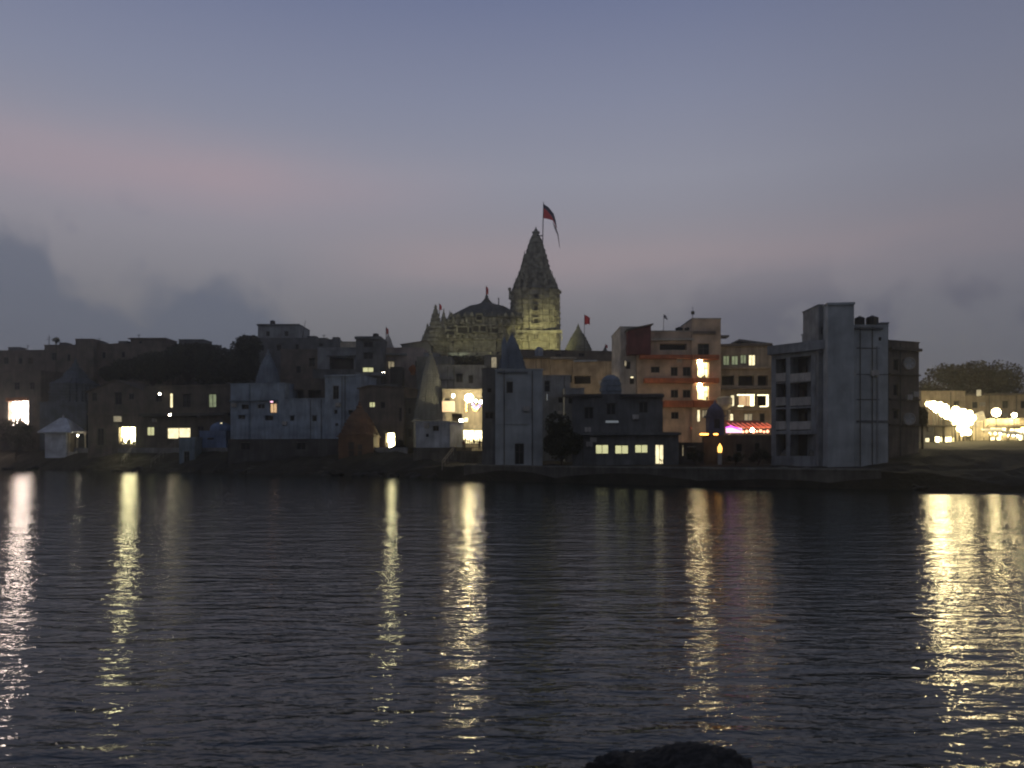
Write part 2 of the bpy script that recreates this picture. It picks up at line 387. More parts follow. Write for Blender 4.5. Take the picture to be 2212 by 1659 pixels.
# ------------------------------------------------------------------ generic small things
def flag(name, label, D, pole, cloth, mat, r=.05, stripe=None):
    """pole: two photo points, cloth: photo outline"""
    b = P(*pole[0], D); root = empty(name, b, label, 'flag'); m = MB()
    m.tube([(0, 0, 0), P(*pole[1], D) - b], r, r * .7); m.build('pole', METAL, root)
    def panel(pts, mt, nm):
        # subdivided fan between first edge and the rest, rippled in depth, 2 cm thick
        top, bot = pts; m = MB(); n = 14; rs = []
        for i in range(n + 1):
            t = i / n; a = P(*lerp2(top, t), D) - b; c = P(*lerp2(bot, t), D) - b
            w = .35 * math.sin(t * 9) * (t + .1); a = a + Vector((0, w, 0)); c = c + Vector((0, w * 1.2 + .1, 0))
            rs.append([a, c, c + Vector((0, .02, 0)), a + Vector((0, .02, 0))])
        m.rings(rs); return m.build(nm, mt, root)
    for i, (pts, mt) in enumerate(cloth): panel(pts, mt, 'cloth')
    return root
def lerp2(pts, t):
    k = t * (len(pts) - 1); i = min(int(k), len(pts) - 2); f = k - i
    return (pts[i][0] + (pts[i + 1][0] - pts[i][0]) * f, pts[i][1] + (pts[i + 1][1] - pts[i][1]) * f)
def tank(label, x, yb, D, wpx, hpx, mat=None, group=None):
    s = D / F; r = wpx * s / 2; h = hpx * s; o = empty('water_tank', P(x, yb, D), label, 'water tank', 0, group)
    prof = [(r * .94, 0)]; n = 6
    for i in range(n): prof += [(r, h * (.04 + .75 * i / n)), (r, h * (.04 + .75 * (i + .7) / n)), (r * .95, h * (.04 + .75 * (i + .75) / n))]
    prof += [(r * .9, h * .82), (r * .45, h * .93), (r * .3, h * .94)]
    m = MB(); m.lathe(prof, 0, 0, 20); m.build('barrel', mat or TANK, o)
    m = MB(); m.lathe([(r * .3, h * .941), (r * .3, h), (r * .1, h * 1.01)], 0, 0, 14); m.build('lid', mat or TANK, o)
    return o
def globe(m, c, r):
    pr = [(r * math.sin(math.pi * i / 8), c[2] - r * math.cos(math.pi * i / 8)) for i in range(9)]
    pr[0] = (r * .05, pr[0][1]); pr[-1] = (r * .05, pr[-1][1]); m.lathe(pr, c[0], c[1], 14)
def lamp_post(label, x, y, D, r, mat=None, arm=0.0, group=None, cat='street lamp', name='street_lamp'):
    p = P(x, y, D); gz = ground(p.x, p.y); o = empty(name, (p.x + arm, p.y, gz), label, cat, 0, group); h = p.z - gz
    m = MB(); m.tube([(0, 0, -.3), (0, 0, h + r + .5), (-arm, -.02, h + r + .55)] if arm else [(0, 0, -.3), (0, 0, h - r * .9)], .07, .05); m.build('pole', METAL, o)
    m = MB(); globe(m, (-arm, 0, h), r); m.build('lamp_globe', mat or L_LAMP, o, smooth=True)
    m = MB(); m.lathe([(r * .3, h + r * .9), (r * .7, h + r * 1.02), (r * .1, h + r * 1.3)], -arm, 0, 12); m.build('lamp_cap', METAL, o)
    return o
def wall_lamp(label, x, y, D, w, h, mat, name='wall_lamp', cat='lamp'):
    p = P(x, y, D); s = D / F; o = empty(name, p, label, cat)
    m = MB(); m.box(-w * s / 2 - .05, w * s / 2 + .05, .03, .14, -h * s / 2 - .05, h * s / 2 + .05); m.build('housing', METAL, o)
    m = MB(); seg = 10; a, b = w * s / 2, h * s / 2
    m.box(-a, a, -.08, .027, -b, b); m.build('diffuser', mat, o, bevel=min(a, b) * .3)
    return o
def tree(name, label, xc, yc, rx, ry, D, mat, n=5200, leaf=.42, group=None, ztrunk=None, lob=9, seed=1):
    rnd = random.Random(seed); s = D / F; c = P(xc, yc, D); gz = ground(c.x, c.y) - .3; o = empty(name, (c.x, c.y, gz), label, 'tree', 0, group)
    RX, RZ = rx * s, ry * s; cz = c.z - gz
    # trunk with limbs
    m = MB(); tr = max(.12, RX * .045) * (.5 if name == 'bush' else 1); fork = max(.8, cz - RZ * (1.0 if name == 'bush' else .75))
    m.tube([(0, 0, -.3), (rnd.uniform(-.2, .2), 0, fork * .5), (0, 0, fork)], tr * 1.5, tr)
    blobs = []
    for i in range(lob):
        a = 2 * math.pi * i / lob + rnd.uniform(-.4, .4); rr = rnd.uniform(.35, .72); h = rnd.uniform(-.45, .55)
        q = (RX * rr * math.cos(a), RX * .8 * rr * math.sin(a), cz + RZ * h); blobs.append((q, rnd.uniform(.32, .5)))
        m.tube([(0, 0, fork - .2), (q[0] * .4, q[1] * .4, fork + (q[2] - fork) * .55), q], tr * .6, tr * .12, 5)
    blobs.append(((0, 0, cz + RZ * .35), .55)); blobs.append(((0, 0, cz), .5))
    m.build('trunk', BARK, o)
    m = MB()
    for i in range(n):
        q, r = blobs[rnd.randrange(len(blobs))]
        v = Vector((rnd.gauss(0, 1), rnd.gauss(0, 1), rnd.gauss(0, 1))).normalized() * (rnd.random() ** .45)
        p = Vector((q[0] + v.x * RX * r, q[1] + v.y * RX * r, q[2] + v.z * RZ * r * 1.05))
        if noise.noise(p * .9 + Vector((seed, 0, 0))) < -.38: continue
        if p.z < .2: continue
        a = Vector((rnd.gauss(0, 1), rnd.gauss(0, 1), rnd.gauss(0, .6))).normalized(); b = a.orthogonal().normalized()
        b = Matrix.Rotation(rnd.uniform(0, 6.28), 3, a) @ b; l = leaf * rnd.uniform(.6, 1.3)
        m.quad(p - a * l * .5, p + b * l * .3, p + a * l * .5, p - b * l * .3)
    m.build('crown', mat, o); return o
def person(label, x, yb, D, h=1.68, rz=0, top=None, pose='stand', zg=None):
    p = P(x, yb, D); zg = p.z if zg is None else zg
    o = empty('person', (p.x, p.y, zg), label, 'person', rz)
    k = h / 1.7
    V = {'pel': (0, 0, .92, .135), 'wa': (0, 0, 1.08, .125), 'ch': (0, 0, 1.30, .15), 'nk': (0, 0, 1.47, .06), 'hd0': (0, -.01, 1.56, .085), 'hd1': (0, -.015, 1.64, .09), 'hd2': (0, 0, 1.69, .05),
         'sl': (-.18, 0, 1.40, .06), 'el': (-.25, .02, 1.12, .045), 'wl': (-.24, -.1, .88, .032), 'ml': (-.24, -.13, .79, .03),
         'sr': (.18, 0, 1.40, .06), 'er': (.26, .0, 1.13, .045), 'wr': (.2, -.18, .98, .032), 'mr': (.15, -.25, 1.0, .03),
         'hl': (-.1, 0, .85, .1), 'kl': (-.12, -.03, .48, .062), 'al': (-.12, .01, .09, .042), 'fl': (-.13, -.15, .03, .035),
         'hr': (.1, 0, .85, .1), 'kr': (.13, -.06, .48, .062), 'ar': (.14, .04, .09, .042), 'fr': (.15, -.12, .03, .035)}
    if pose == 'sit':
        V.update({a: (V[a][0], V[a][1], V[a][2] - .43, V[a][3]) for a in V if a[0] in 'pwcnse' or a in ('hd0', 'hd1', 'hd2', 'ml', 'mr', 'hl', 'hr')})
        V['kl'] = (-.15, -.42, .47, .062); V['kr'] = (.15, -.42, .47, .062); V['al'] = (-.15, -.40, .07, .042); V['ar'] = (.15, -.40, .07, .042); V['fl'] = (-.15, -.55, .03, .035); V['fr'] = (.15, -.55, .03, .035)
        V['wl'] = (-.2, -.28, .58, .032); V['wr'] = (.2, -.28, .58, .032); V['ml'] = (-.18, -.37, .56, .03); V['mr'] = (.18, -.37, .56, .03)
    E = [('pel', 'wa'), ('wa', 'ch'), ('ch', 'nk'), ('nk', 'hd0'), ('hd0', 'hd1'), ('hd1', 'hd2'), ('ch', 'sl'), ('sl', 'el'), ('el', 'wl'), ('wl', 'ml'), ('ch', 'sr'), ('sr', 'er'), ('er', 'wr'), ('wr', 'mr'),
         ('pel', 'hl'), ('hl', 'kl'), ('kl', 'al'), ('al', 'fl'), ('pel', 'hr'), ('hr', 'kr'), ('kr', 'ar'), ('ar', 'fr')]
    names = list(V)
    def grow(nm, keys, edges, mat, f=1.0):
        me = bpy.data.meshes.new(nm); me.from_pydata([tuple(c * k for c in V[a][:3]) for a in keys], [(keys.index(a), keys.index(b)) for a, b in edges], [])
        ob = bpy.data.objects.new(nm, me); COL.objects.link(ob); ob.parent = o; me.materials.append(mat)
        sk = ob.modifiers.new('skin', 'SKIN'); sk.use_smooth_shade = True
        for i, a in enumerate(keys):
            d = me.skin_vertices[0].data[i]; d.radius = (V[a][3] * k * f, V[a][3] * k * f * (.8 if a in ('pel', 'wa', 'ch') else 1)); d.use_root = (i == 0)
        ob.modifiers.new('sub', 'SUBSURF').levels = 1; ob.modifiers['sub'].render_levels = 1
        return ob
    grow('body', names, E, SKIN)
    ks = ['ch', 'wa', 'pel', 'sl', 'el', 'sr', 'er']; grow('shirt', ks, [('ch', 'wa'), ('wa', 'pel'), ('ch', 'sl'), ('sl', 'el'), ('ch', 'sr'), ('sr', 'er')], top or CLOTHA, 1.18)
    ks = ['pel', 'hl', 'kl', 'al', 'hr', 'kr', 'ar']; grow('trousers', ks, [('pel', 'hl'), ('hl', 'kl'), ('kl', 'al'), ('pel', 'hr'), ('hr', 'kr'), ('kr', 'ar')], CLOTHA, 1.2)
    m = MB(); hp = V['hd1']; globe(m, (0, .015 * k, (hp[2] + .025) * k), .098 * k); m.build('hair', TANK, o, smooth=True)
    return o
def railing(label, D0, D1, pa, pb, n, h=1.0, mat=None, name='stair_railing', z0=None, z1=None):
    a = P(*pa, D0); b = P(*pb, D1); o = empty(name, a, label, 'railing'); d = b - a; m = MB()
    for f in (h, h * .5): m.tube([(0, 0, f), d + Vector((0, 0, f))], .04, seg=6)
    m.build('handrail', mat or RUST, o)
    for i in range(n + 1):
        q = d * i / n; m = MB(); m.tube([q + Vector((0, 0, -.5)), q + Vector((0, 0, h))], .035, seg=6); m.build('post', mat or RUST, o)
    return o

# ================================================================== THE GREAT TEMPLE
TD = 205.0
def great_temple():
    s = TD / F; base = zz(800, TD)
    root = empty('great_temple', (xx(1156, TD), TD, base), 'tall carved stone temple with a tapering spire and domed hall, floodlit from below', 'temple')
    Z = lambda y: zz(y, TD) - base
    # --- sanctum tower body: carved storeys
    hw = 56 * s; m = MB(); rnd = random.Random(3)
    bands = [800, 775, 757, 742, 727, 716, 702, 688, 676, 664, 655, 645, 632]
    rs = [[(a, b, -20) for a, b in ratha(hw * .99)]]
    for i, y in enumerate(bands[:-1]):
        z0, z1 = Z(y), Z(bands[i + 1]); k = 1 - .006 * max(0, i - 5)
        for z, w in ((z0, hw * .96 * k), (z1 - .35, hw * .955 * k), (z1 - .28, hw * .985 * k), (z1 - .08, hw * .985 * k), (z1, hw * .95 * k)):
            rs.append([(a, b, z) for a, b in ratha(w)])
    m.rings(rs); m.build('tower_wall', STONE, root)
    m = MB()                                   # pilasters, niches and figures standing proud on every storey
    for i, y in enumerate(bands[:-1]):
        z0, z1 = Z(y) + .05, Z(bands[i + 1]) - .5; k = 1 - .006 * max(0, i - 5)
        if z1 - z0 < .4: continue
        for side in range(4):
            rot = Matrix.Rotation(side * math.pi / 2, 3, 'Z')
            u = -.74
            while u < .74:
                off = 1.0 if abs(u) < .22 else (.93 if abs(u) < .48 else .84)
                w = rnd.uniform(.03, .08); pr = rnd.uniform(-.05, .38); h1 = z1 + .3 - rnd.uniform(0, .4) * (z1 - z0)
                n = len(m.v); m.box(u * hw, (u + w) * hw, -hw * .92 * off * k - pr, -hw * .9 * off * k, z0 + rnd.uniform(0, .2), h1)
                m.v[n:] = [tuple(rot @ Vector(p)) for p in m.v[n:]]
                u += w + rnd.uniform(.02, .10)
    c = m.build('tower_carving', STONE, root); c['kind'] = 'stuff'
    for y, h, wd in ((651, 8, 7), (676, 10, 7), (703, 10, 8), (735, 9, 9)):   # openings up the middle of the front
        x0 = -wd * s / 2; q = MB(); yy = -hw * 1.0 - .45; t = .16
        q.box(x0 - t, x0, yy, yy + .9, Z(y + h / 2), Z(y - h / 2)); q.box(-x0, -x0 + t, yy, yy + .9, Z(y + h / 2), Z(y - h / 2))
        q.box(x0 - .3, -x0 + .3, yy - .2, yy + .9, Z(y - h / 2) + .002, Z(y - h / 2) + .25); q.box(x0 - .4, -x0 + .4, yy - .5, yy + .9, Z(y + h / 2) - .25, Z(y + h / 2) - .002)
        f = q.build('window', STONE, root); q = MB(); q.quad((x0, yy + .3, Z(y + h / 2)), (-x0, yy + .3, Z(y + h / 2)), (-x0, yy + .3, Z(y - h / 2)), (x0, yy + .3, Z(y - h / 2))); q.build('opening', DARKIN, f)
    q = MB(); q.box(-hw * .98, hw * .98, -hw - .4, -hw * .9, Z(728), Z(726)); q.box(-hw * .98, hw * .98, -hw - .4, -hw - .34, Z(726) + .003, Z(726) + .5)
    for i in range(9): u = -hw * .96 + i * hw * 1.92 / 8; q.box(u - .12, u + .12, -hw - .36, -hw - .2, Z(744), Z(728) - .003)
    q.build('balcony', STONE, root)
    # --- upper spire, profile read off its outline (it leans a hair to the right as it narrows)
    half = [(632, 53), (629, 48), (620, 43), (608, 38.5), (597, 34.5), (580, 30), (565, 26.5), (550, 22.5), (535, 18), (520, 13), (511, 9.5), (505, 5.5)]
    prof = [(Z(y), w * s) for y, w in half]
    m = MB(); spire_mesh(m, .15, 0, prof, 34, .91, .05); m.build('spire', STONE, root)
    for side in range(4):                      # half spires climbing each face, and corner spirelets
        ca, sa = math.cos(side * math.pi / 2), math.sin(side * math.pi / 2)
        m = MB(); y0, y1, w = 645, 604, 14; cx, cy = sa * 37 * s, -ca * 37 * s; h0, h1 = Z(y0), Z(y1)
        spire_mesh(m, cx, cy, [(h0, w * s), (h0 + (h1 - h0) * .35, w * s * .85), (h0 + (h1 - h0) * .7, w * s * .5), (h1, w * s * .14)], 13, .86)
        kalash(m, cx, cy, h1, w * s * .16, 1.0); m.build('half_spire', STONE, root)
        for ti, yb_ in enumerate((652, 638, 624, 609, 594, 578, 561)):      # spirelets hugging the outline in tiers
            R0 = lerp(prof, Z(yb_)) if yb_ < 632 else 50 * s
            hgt = (15 - ti * .6) * s; w = (7.2 - ti * .55) * s
            for off in ((1.0, .5, -.5) if ti < 4 else (1.0, .4)):
                if off == 1.0: cx, cy = (ca - sa) * (R0 * .80 - w * .3), (sa + ca) * (R0 * .80 - w * .3)
                else: q_ = R0 - w * .62; cx, cy = ca * q_ - sa * R0 * off * .95, sa * q_ + ca * R0 * off * .95
                m = MB(); h0 = Z(yb_ + 2); h1 = h0 + hgt * 1.25
                spire_mesh(m, cx, cy, [(h0, w), (h0 + hgt * .45, w * .82), (h1, w * .16)], 6, .84); kalash(m, cx, cy, h1, w * .2, .7)
                m.build('spirelet', STONE, root)
    m = MB(); amalaka(m, .2, 0, Z(506), 8.5 * s, .8); m.build('ribbed_disc', STONED, root)
    m = MB(); kalash(m, .2, 0, Z(501) - .1, 3.6 * s, 1.7); m.build('finial', STONED, root)
    m = MB(); m.tube([(-55 * s, -2, Z(650)), (-55 * s, -2, Z(630))], .28, .2); globe(m, (-55 * s, -2, Z(628)), .45); m.build('corner_finial', STONED, root)
    # --- hall (mandapa) with stepped pyramid roof
    mx = (1051 - 1156) * s; W = 92 * s; dy = 1.0
    m = MB(); stp = [(980, 1.0), (800, 1.0), (770, 1.0), (768, .97), (746, .97), (745, 1.03), (742, 1.03), (741, .96), (733, .96), (732, .92), (717, .92), (716, .97), (712, .97), (711, .93), (694, .9)]
    m.rings([[(mx + a, dy + b, Z(y)) for a, b in ratha(W * k)] for y, k in stp]); m.build('hall_wall', STONE, root)
    m = MB(); rnd = random.Random(5)
    for (ya, yb, k) in ((768, 747, .97), (711, 696, .93), (740, 733, .96)):
        u = -.74
        while u < .74:
            off = 1.0 if abs(u) < .22 else (.93 if abs(u) < .48 else .84); w = rnd.uniform(.02, .05); pr = rnd.uniform(.15, .6)
            m.box(mx + u * W, mx + (u + w) * W, dy - W * k * off - pr, dy - W * k * off + .3, Z(ya) + .05, Z(yb) - .05 - rnd.uniform(0, .4)); u += w + rnd.uniform(.02, .06)
    
    for yb_, k, n_ in ((742, 1.02, 13), (712, .98, 12), (696, .93, 11)):       # little roof knobs standing on each ledge
        for i in range(n_):
            u = mx + W * k * (-.82 + 1.64 * i / (n_ - 1)); h0 = Z(yb_); hh = rnd.uniform(.7, 1.5); w_ = rnd.uniform(.35, .7)
            spire_mesh(m, u, dy - W * k * .93 - .2, [(h0, w_), (h0 + hh * .5, w_ * .8), (h0 + hh, w_ * .15)], 3, .85)
    hc = m.build('hall_carving', STONE, root); hc['kind'] = 'stuff'
    m = MB()
    for i in range(8): u = mx - W * .88 + i * W * 1.76 / 7; m.box(u - .2, u + .2, dy - W - .7, dy - W - .4, Z(731), Z(716) - .003)
    m.build('hall_gallery', STONE, root)
    for xa, ya, xb, yb in ((969, 725, 987, 733), (994, 719, 1021, 731), (1026, 717, 1052, 728), (1057, 722, 1077, 731), (994, 753, 1003, 762), (1008, 753, 1018, 761), (1029, 751, 1045, 759), (1033, 694, 1044, 705)):
        a, b = (xa - 1156) * s, (xb - 1156) * s; uu = abs((a + b) / 2 - mx) / W; yy = dy - W * (1.0 if uu < .22 else .93 if uu < .48 else .84) - .1; m = MB(); t = .12
        m.box(a - t, a, yy, yy + 1.2, Z(yb), Z(ya)); m.box(b, b + t, yy, yy + 1.2, Z(yb), Z(ya)); m.box(a - t, b + t, yy - .2, yy + 1.2, Z(ya) + .002, Z(ya) + .3); m.box(a - t, b + t, yy - .3, yy + 1.2, Z(yb) - .3, Z(yb) - .002)
        f = m.build('window', STONE, root); m = MB(); m.quad((a, yy + .5, Z(yb)), (b, yy + .5, Z(yb)), (b, yy + .5, Z(ya)), (a, yy + .5, Z(ya))); m.build('opening', DARKIN, f)
    hr = [(697, 91), (688, 83), (680, 69), (673, 57), (664, 42), (659, 25), (654, 13), (648, 8), (643, 3.5)]
    m = MB(); rs = []; n = 22
    tab = [(Z(y), w * s) for y, w in hr]
    for i in range(n):
        z0 = tab[0][0] + (tab[-1][0] - tab[0][0]) * i / n; z1 = tab[0][0] + (tab[-1][0] - tab[0][0]) * (i + .6) / n; z2 = tab[0][0] + (tab[-1][0] - tab[0][0]) * (i + .98) / n
        for z, w in ((z0, lerp(tab, z0)), (z1, lerp(tab, z1) * 1.0), (z1 + .02, lerp(tab, z2) * .95), (z2, lerp(tab, z2) * .95)): rs.append([(mx + a, dy + b, z) for a, b in ratha(w)])
    m.rings(rs); m.build('hall_roof', STONED, root)
    m = MB(); kalash(m, mx, dy, Z(644), .5, 1.6); m.build('finial', STONED, root)
    m = MB(); m.tube([(mx + 26 * s, dy, Z(664)), (mx + 26 * s, dy, Z(643))], .14); m.lathe([(.12, Z(644)), (.3, Z(643)), (.05, Z(642))], mx + 26 * s, dy, 8); m.build('roof_mast', METAL, root)
    # --- entrance porch on the left with clustered spirelets
    def px(x): return (x - 1156) * s
    for xc, y0, y1, w in ((945, 758, 672, 21), (962, 720, 680, 9), (928, 765, 712, 16), (918, 768, 736, 10), (975, 712, 684, 8), (938, 740, 694, 10)):
        m = MB(); h0, h1 = Z(y0), Z(y1); m.box(px(xc) - w * s * .8, px(xc) + w * s * .8, dy - W * .55 - w * s * .8, dy - W * .55 + w * s * .8, -20, Z(800) + .1); spire_mesh(m, px(xc), dy - W * .55, [(Z(800), w * s), (h0, w * s), (h0 + (h1 - h0) * .35, w * s * .82), (h0 + (h1 - h0) * .7, w * s * .5), (h1, w * s * .13)], 14, .82, .08)
        kalash(m, px(xc), dy - W * .55, h1, w * s * .15, 1.0); m.build('porch_spire', STONE, root)
    return root
great_temple()
# terrace buildings of the precinct in front of the temple (they hide its foot)
building('precinct_hall', 'long dark flat roof hall running below the lit foot of the temple tower', 1105, 186, 1345, 190, 758, DBROWN, depth=6, wins=[(1200, 764, 1212, 772, 'd'), (1250, 763, 1262, 771, 'd')])
building('precinct_hall', 'olive stone lower hall under the left half of the temple', 968, 188, 1062, 188, 763, STONED, depth=5, wins=[(985, 772, 995, 782, 'd'), (1010, 772, 1020, 782, 'd')])
building('precinct_wall', 'sloping low stone roof at the left foot of the temple porch', 868, 192, 930, 192, 745, STONED, depth=6, gable=(922, 737))

def floodlight(label, x, y, D, target, power, col, size=60, blend=.6):
    p = P(x, y, D); o = empty('floodlight', p, label, 'floodlight'); t = target
    d = (t - p).normalized()
    m = MB(); m.box(-.28, .28, -.14, .14, -.2, .2); h = m.build('housing', METAL, o, bevel=.03); h.rotation_euler = d.to_track_quat('Z', 'Y').to_euler()
    m = MB(); m.tube([(0, 0, -.9), (0, 0, -.15)], .06); m.build('bracket', METAL, o)
    l = bpy.data.lights.new('floodlight_beam', 'SPOT'); l.energy = power; l.color = col; l.spot_size = math.radians(size); l.spot_blend = blend; l.shadow_soft_size = .25
    lo = bpy.data.objects.new('floodlight_beam', l); COL.objects.link(lo); lo.location = p + d * .35; lo.rotation_euler = (-d).to_track_quat('Z', 'Y').to_euler()
    lo.parent = o; lo.matrix_parent_inverse = Matrix.Translation(-p)
    return o
YG = (1, .93, .42)
FL = [('floodlight on the dark roof at the right foot of the temple tower', 1192, 756, 187, (1182, 736, 198), 10500, YG, 75),
      ('floodlight on the dark roof by the middle of the temple tower', 1138, 756, 187, (1150, 738, 198), 4000, YG, 75),
      ('floodlight aimed up the whole spire from the precinct roof', 1215, 758, 178, (1165, 640, 200), 9000, (1, .9, .55), 60),
      ('floodlight under the gallery at the left end of the temple hall', 978, 739, 185, (975, 712, 192), 1700, YG, 85),
      ('floodlight below the gallery beside the porch of the temple', 990, 764, 184, (992, 745, 192), 1500, (.95, 1, .7), 85),
      ('floodlight at the right end of the temple hall gallery', 1076, 762, 184, (1072, 735, 192), 1500, YG, 85),
      ('floodlight washing the hall roof of the temple from the left hall', 1030, 764, 178, (1035, 700, 195), 2600, (1, .92, .6), 70),
      ('floodlight by the sloping roof left of the temple porch', 925, 762, 184, (930, 735, 190), 900, (1, .85, .55), 80)]
for lb, x, y, D, t, pw, c_, sz in FL: floodlight(lb, x, y, D, P(*t), pw * (.17 if 'whole spire' in lb else .55 if 'tower' in lb else .26), c_, sz)
flag('temple_flag', 'large red and navy pennant flying with a long torn tail above the temple spire', 204, ((1172, 534), (1174, 436)),
     [([[(1173.5, 440), (1185, 447), (1196, 462), (1201, 478), (1203, 491)], [(1173.5, 448), (1183, 455), (1192, 468), (1198, 480), (1203, 492)]], NAVY),
      ([[(1173.5, 448.5), (1183, 455.5), (1192, 468.5), (1198, 480.5), (1203, 492)], [(1172.5, 471), (1182, 472), (1193, 476), (1199, 485), (1203, 493)]], RED),
      ([[(1198, 486), (1202, 493), (1206, 506), (1208, 520), (1210, 535)], [(1193, 479), (1199, 496), (1204, 508), (1206.5, 521), (1209.5, 536)]], PWCLOTH)], RED, r=.14)
m = MB(); b0 = P(1160, 508.5, 204); b1 = P(1173, 509.5, 204)
br = empty('flag_bracket', b0, 'thin dark beam holding the big flag pole to the top of the temple spire', 'bracket'); m.tube([(0, 0, 0), b1 - b0], .13); m.build('beam', METAL, br)
def small_flag(label, x, yt, yb, D, w, pt=None, mat=None, poleb=None):
    h = yb - yt
    return flag('red_flag' if mat is None else 'flag', label, D, ((x, poleb or yb + 12), (x, yt - 1)), [([[(x + .3, yt), (x + w * .5, yt + h * .12), (x + w, yt + h * .3)], [(x + .3, yb), (x + w * .6, yb - h * .05), (x + w, yb)]], mat or RED)], mat or RED, r=.09)
small_flag('small red flag on the peak of the temple hall roof', 1050, 618, 636, 203, 5)
small_flag('small dark red flag on the porch at the left end of the temple', 949, 656, 670, 196, 5)
small_flag('bright red flag on a pole beside the small dark spire right of the temple', 1262.5, 680, 701, 196, 12, poleb=760)
small_flag('tiny red flag on the low dark dome left of the hotel', 1308, 744, 752, 190, 5)
small_flag('thin red flag over the small pale spire behind the dark tower house', 834, 707, 722, 185, 5)
small_temple('spire_temple', 'small dark stepped spire with lit lower edge right of the great temple', 1252, 198, [(800, 36), (757, 31), (740, 25), (725, 17), (712, 9), (703, 3.5)], 800, STONED, nl=12)
floodlight('floodlight at the left foot of the small stepped spire', 1226, 762, 190, P(1236, 735, 196), 260, YG, 80)
small_temple('domed_shrine', 'low dark dome under a tiny red flag left of the hotel', 1310, 192, [(800, 26), (775, 25), (762, 16), (756, 8), (752, 3)], 800, DBROWN, nl=8)
small_temple('spire_temple', 'small pale spire with a red flag behind the dark tower house', 836, 187, [(800, 17), (752, 14), (740, 9), (730, 6), (723, 2)], 800, PALE, nl=14)

# ================================================================== LEFT BANK, BACK ROW
building('apartment_house', 'low brown house with flat roof at the left end of the skyline', -60, 194, 96, 192, 758, BROWN, wins=[(8, 772, 18, 786, 'd'), (40, 773, 48, 786, 'd'), (62, 773, 72, 786, 'o')])
building('apartment_house', 'brown house with a plant and an antenna on its left roof corner', 96, 180, 167, 180, 746, BROWN, wins=[(112, 762, 122, 778, 'd'), (145, 765, 152, 780, 'd')])
building('stair_room', 'low curved top roof room on the brown houses behind the blue spire', 163, 179, 202, 179, 733, BROWN, depth=5)
building('apartment_house', 'brown house in the skyline just left of the wide pale one', 167, 181, 246, 181, 744, BROWN, wins=[(180, 764, 190, 778, 'o'), (220, 760, 228, 774, 'd')])
building('apartment_house', 'wide greyish house with two small dark windows above the gabled house', 245, 177, 372, 177, 743, BROWN, wins=[(305, 750, 316, 762, 'o'), (262, 760, 270, 772, 'd'), (345, 765, 353, 776, 'd')])
building('stair_room', 'flat topped roof storey on the wide greyish house', 282, 176.5, 358, 176.5, 731, BROWN, depth=6, wins=[(300, 737, 306, 742, 'd')], bands=[(278, 731, 360, 733, BROWN, .5, 'eave')])
building('apartment_house', 'dark house behind the trees with a boxy roof room', 372, 184, 486, 184, 753, DGREY, wins=[(400, 760, 408, 770, 'd')])
building('stair_room', 'boxy dark roof room above the trees', 386, 184.5, 440, 184.5, 734, DGREY, depth=5)
building('apartment_house', 'tall square dark block topping the left skyline', 557, 190, 646, 190, 701, GREY, depth=10, wins=[(575, 716, 583, 726, 'd'), (615, 716, 623, 726, 'd')], cop_m=DGREY, bands=[(555, 700.5, 648, 703.5, DGREY, .3, 'eave')])
building('apartment_house', 'broad dark house spreading below the tall square block', 518, 186, 706, 186, 731, DGREY, depth=10, wins=[(560, 745, 570, 758, 'd'), (598, 745, 608, 758, 'd'), (640, 745, 650, 758, 'd'), (668, 744, 678, 758, 'd')])
building('apartment_house', 'dull brown house wall between the trees and the white terraces', 606, 168, 700, 168, 756, BROWN, wins=[(640, 790, 650, 806, 'd'), (668, 775, 680, 792, 'd')])
tank('dark round water tank on the tall square block', 589, 700, 192, 11, 8)
building('apartment_house', 'grey flat roofed house with a chimney block beside the dark tower house', 646, 181, 732, 181, 734, DGREY, wins=[(690, 742, 698, 748, 'd')])
building('chimney_block', 'small dark box standing on the grey flat roof', 718, 180.5, 732, 180.5, 728, DGREY, depth=2, cat='chimney', coping=False)
building('lit_roof_wall', 'short cream roof wall catching yellow light left of the dark tower house', 732, 182, 769, 182, 739, CREAM, depth=4, cat='wall')
m = MB(); b0 = P(651, 731, 184); mast = empty('antenna_mast', b0, 'thin leaning mast on the roof right of the tall square block', 'antenna')
m.tube([(0, 0, -1), P(660, 692, 184) - b0], .10, .04); m.build('pole', METAL, mast)
b0 = P(106, 746, 181); mast = empty('antenna_mast', b0, 'thin upright mast at the left roof corner of the brown houses', 'antenna'); m = MB(); m.tube([(0, 0, 0), P(106, 724, 181) - b0], .09, .05); m.build('pole', METAL, mast)
m = MB(); m.box(-.7, .7, -.03, .03, 1.3, 1.36); m.box(-.45, .45, -.03, .03, 1.7, 1.75); m.build('aerial_bars', METAL, mast)
for i, (x, y, D, rx, ry, lb) in enumerate([(262, 806, 168, 46, 34, 'dark tree behind the gabled house'), (330, 800, 168, 62, 44, 'wide dark tree above the left end of the long dark house'), (405, 788, 172, 64, 50, 'dark tree in the middle of the grove under the skyline'),
        (476, 794, 170, 60, 50, 'dark tree left of the bluish narrow spire'), (532, 776, 176, 42, 58, 'tall dark tree rising against the broad dark house'), (440, 766, 180, 36, 26, 'small tree crown breaking the skyline above the grove'), (370, 768, 180, 36, 26, 'low tree crown under the wide greyish house')]):
    tree('tree', lb, x, y, rx, ry, D, LEAF, n=6500, seed=20 + i, leaf=.7, group='trees of the dark grove')
tree('bush', 'small dark bush in a pot on the left roof corner', 122, 736, 8, 8, 180, LEAF, n=400, seed=3, leaf=.3)['category'] = 'bush'

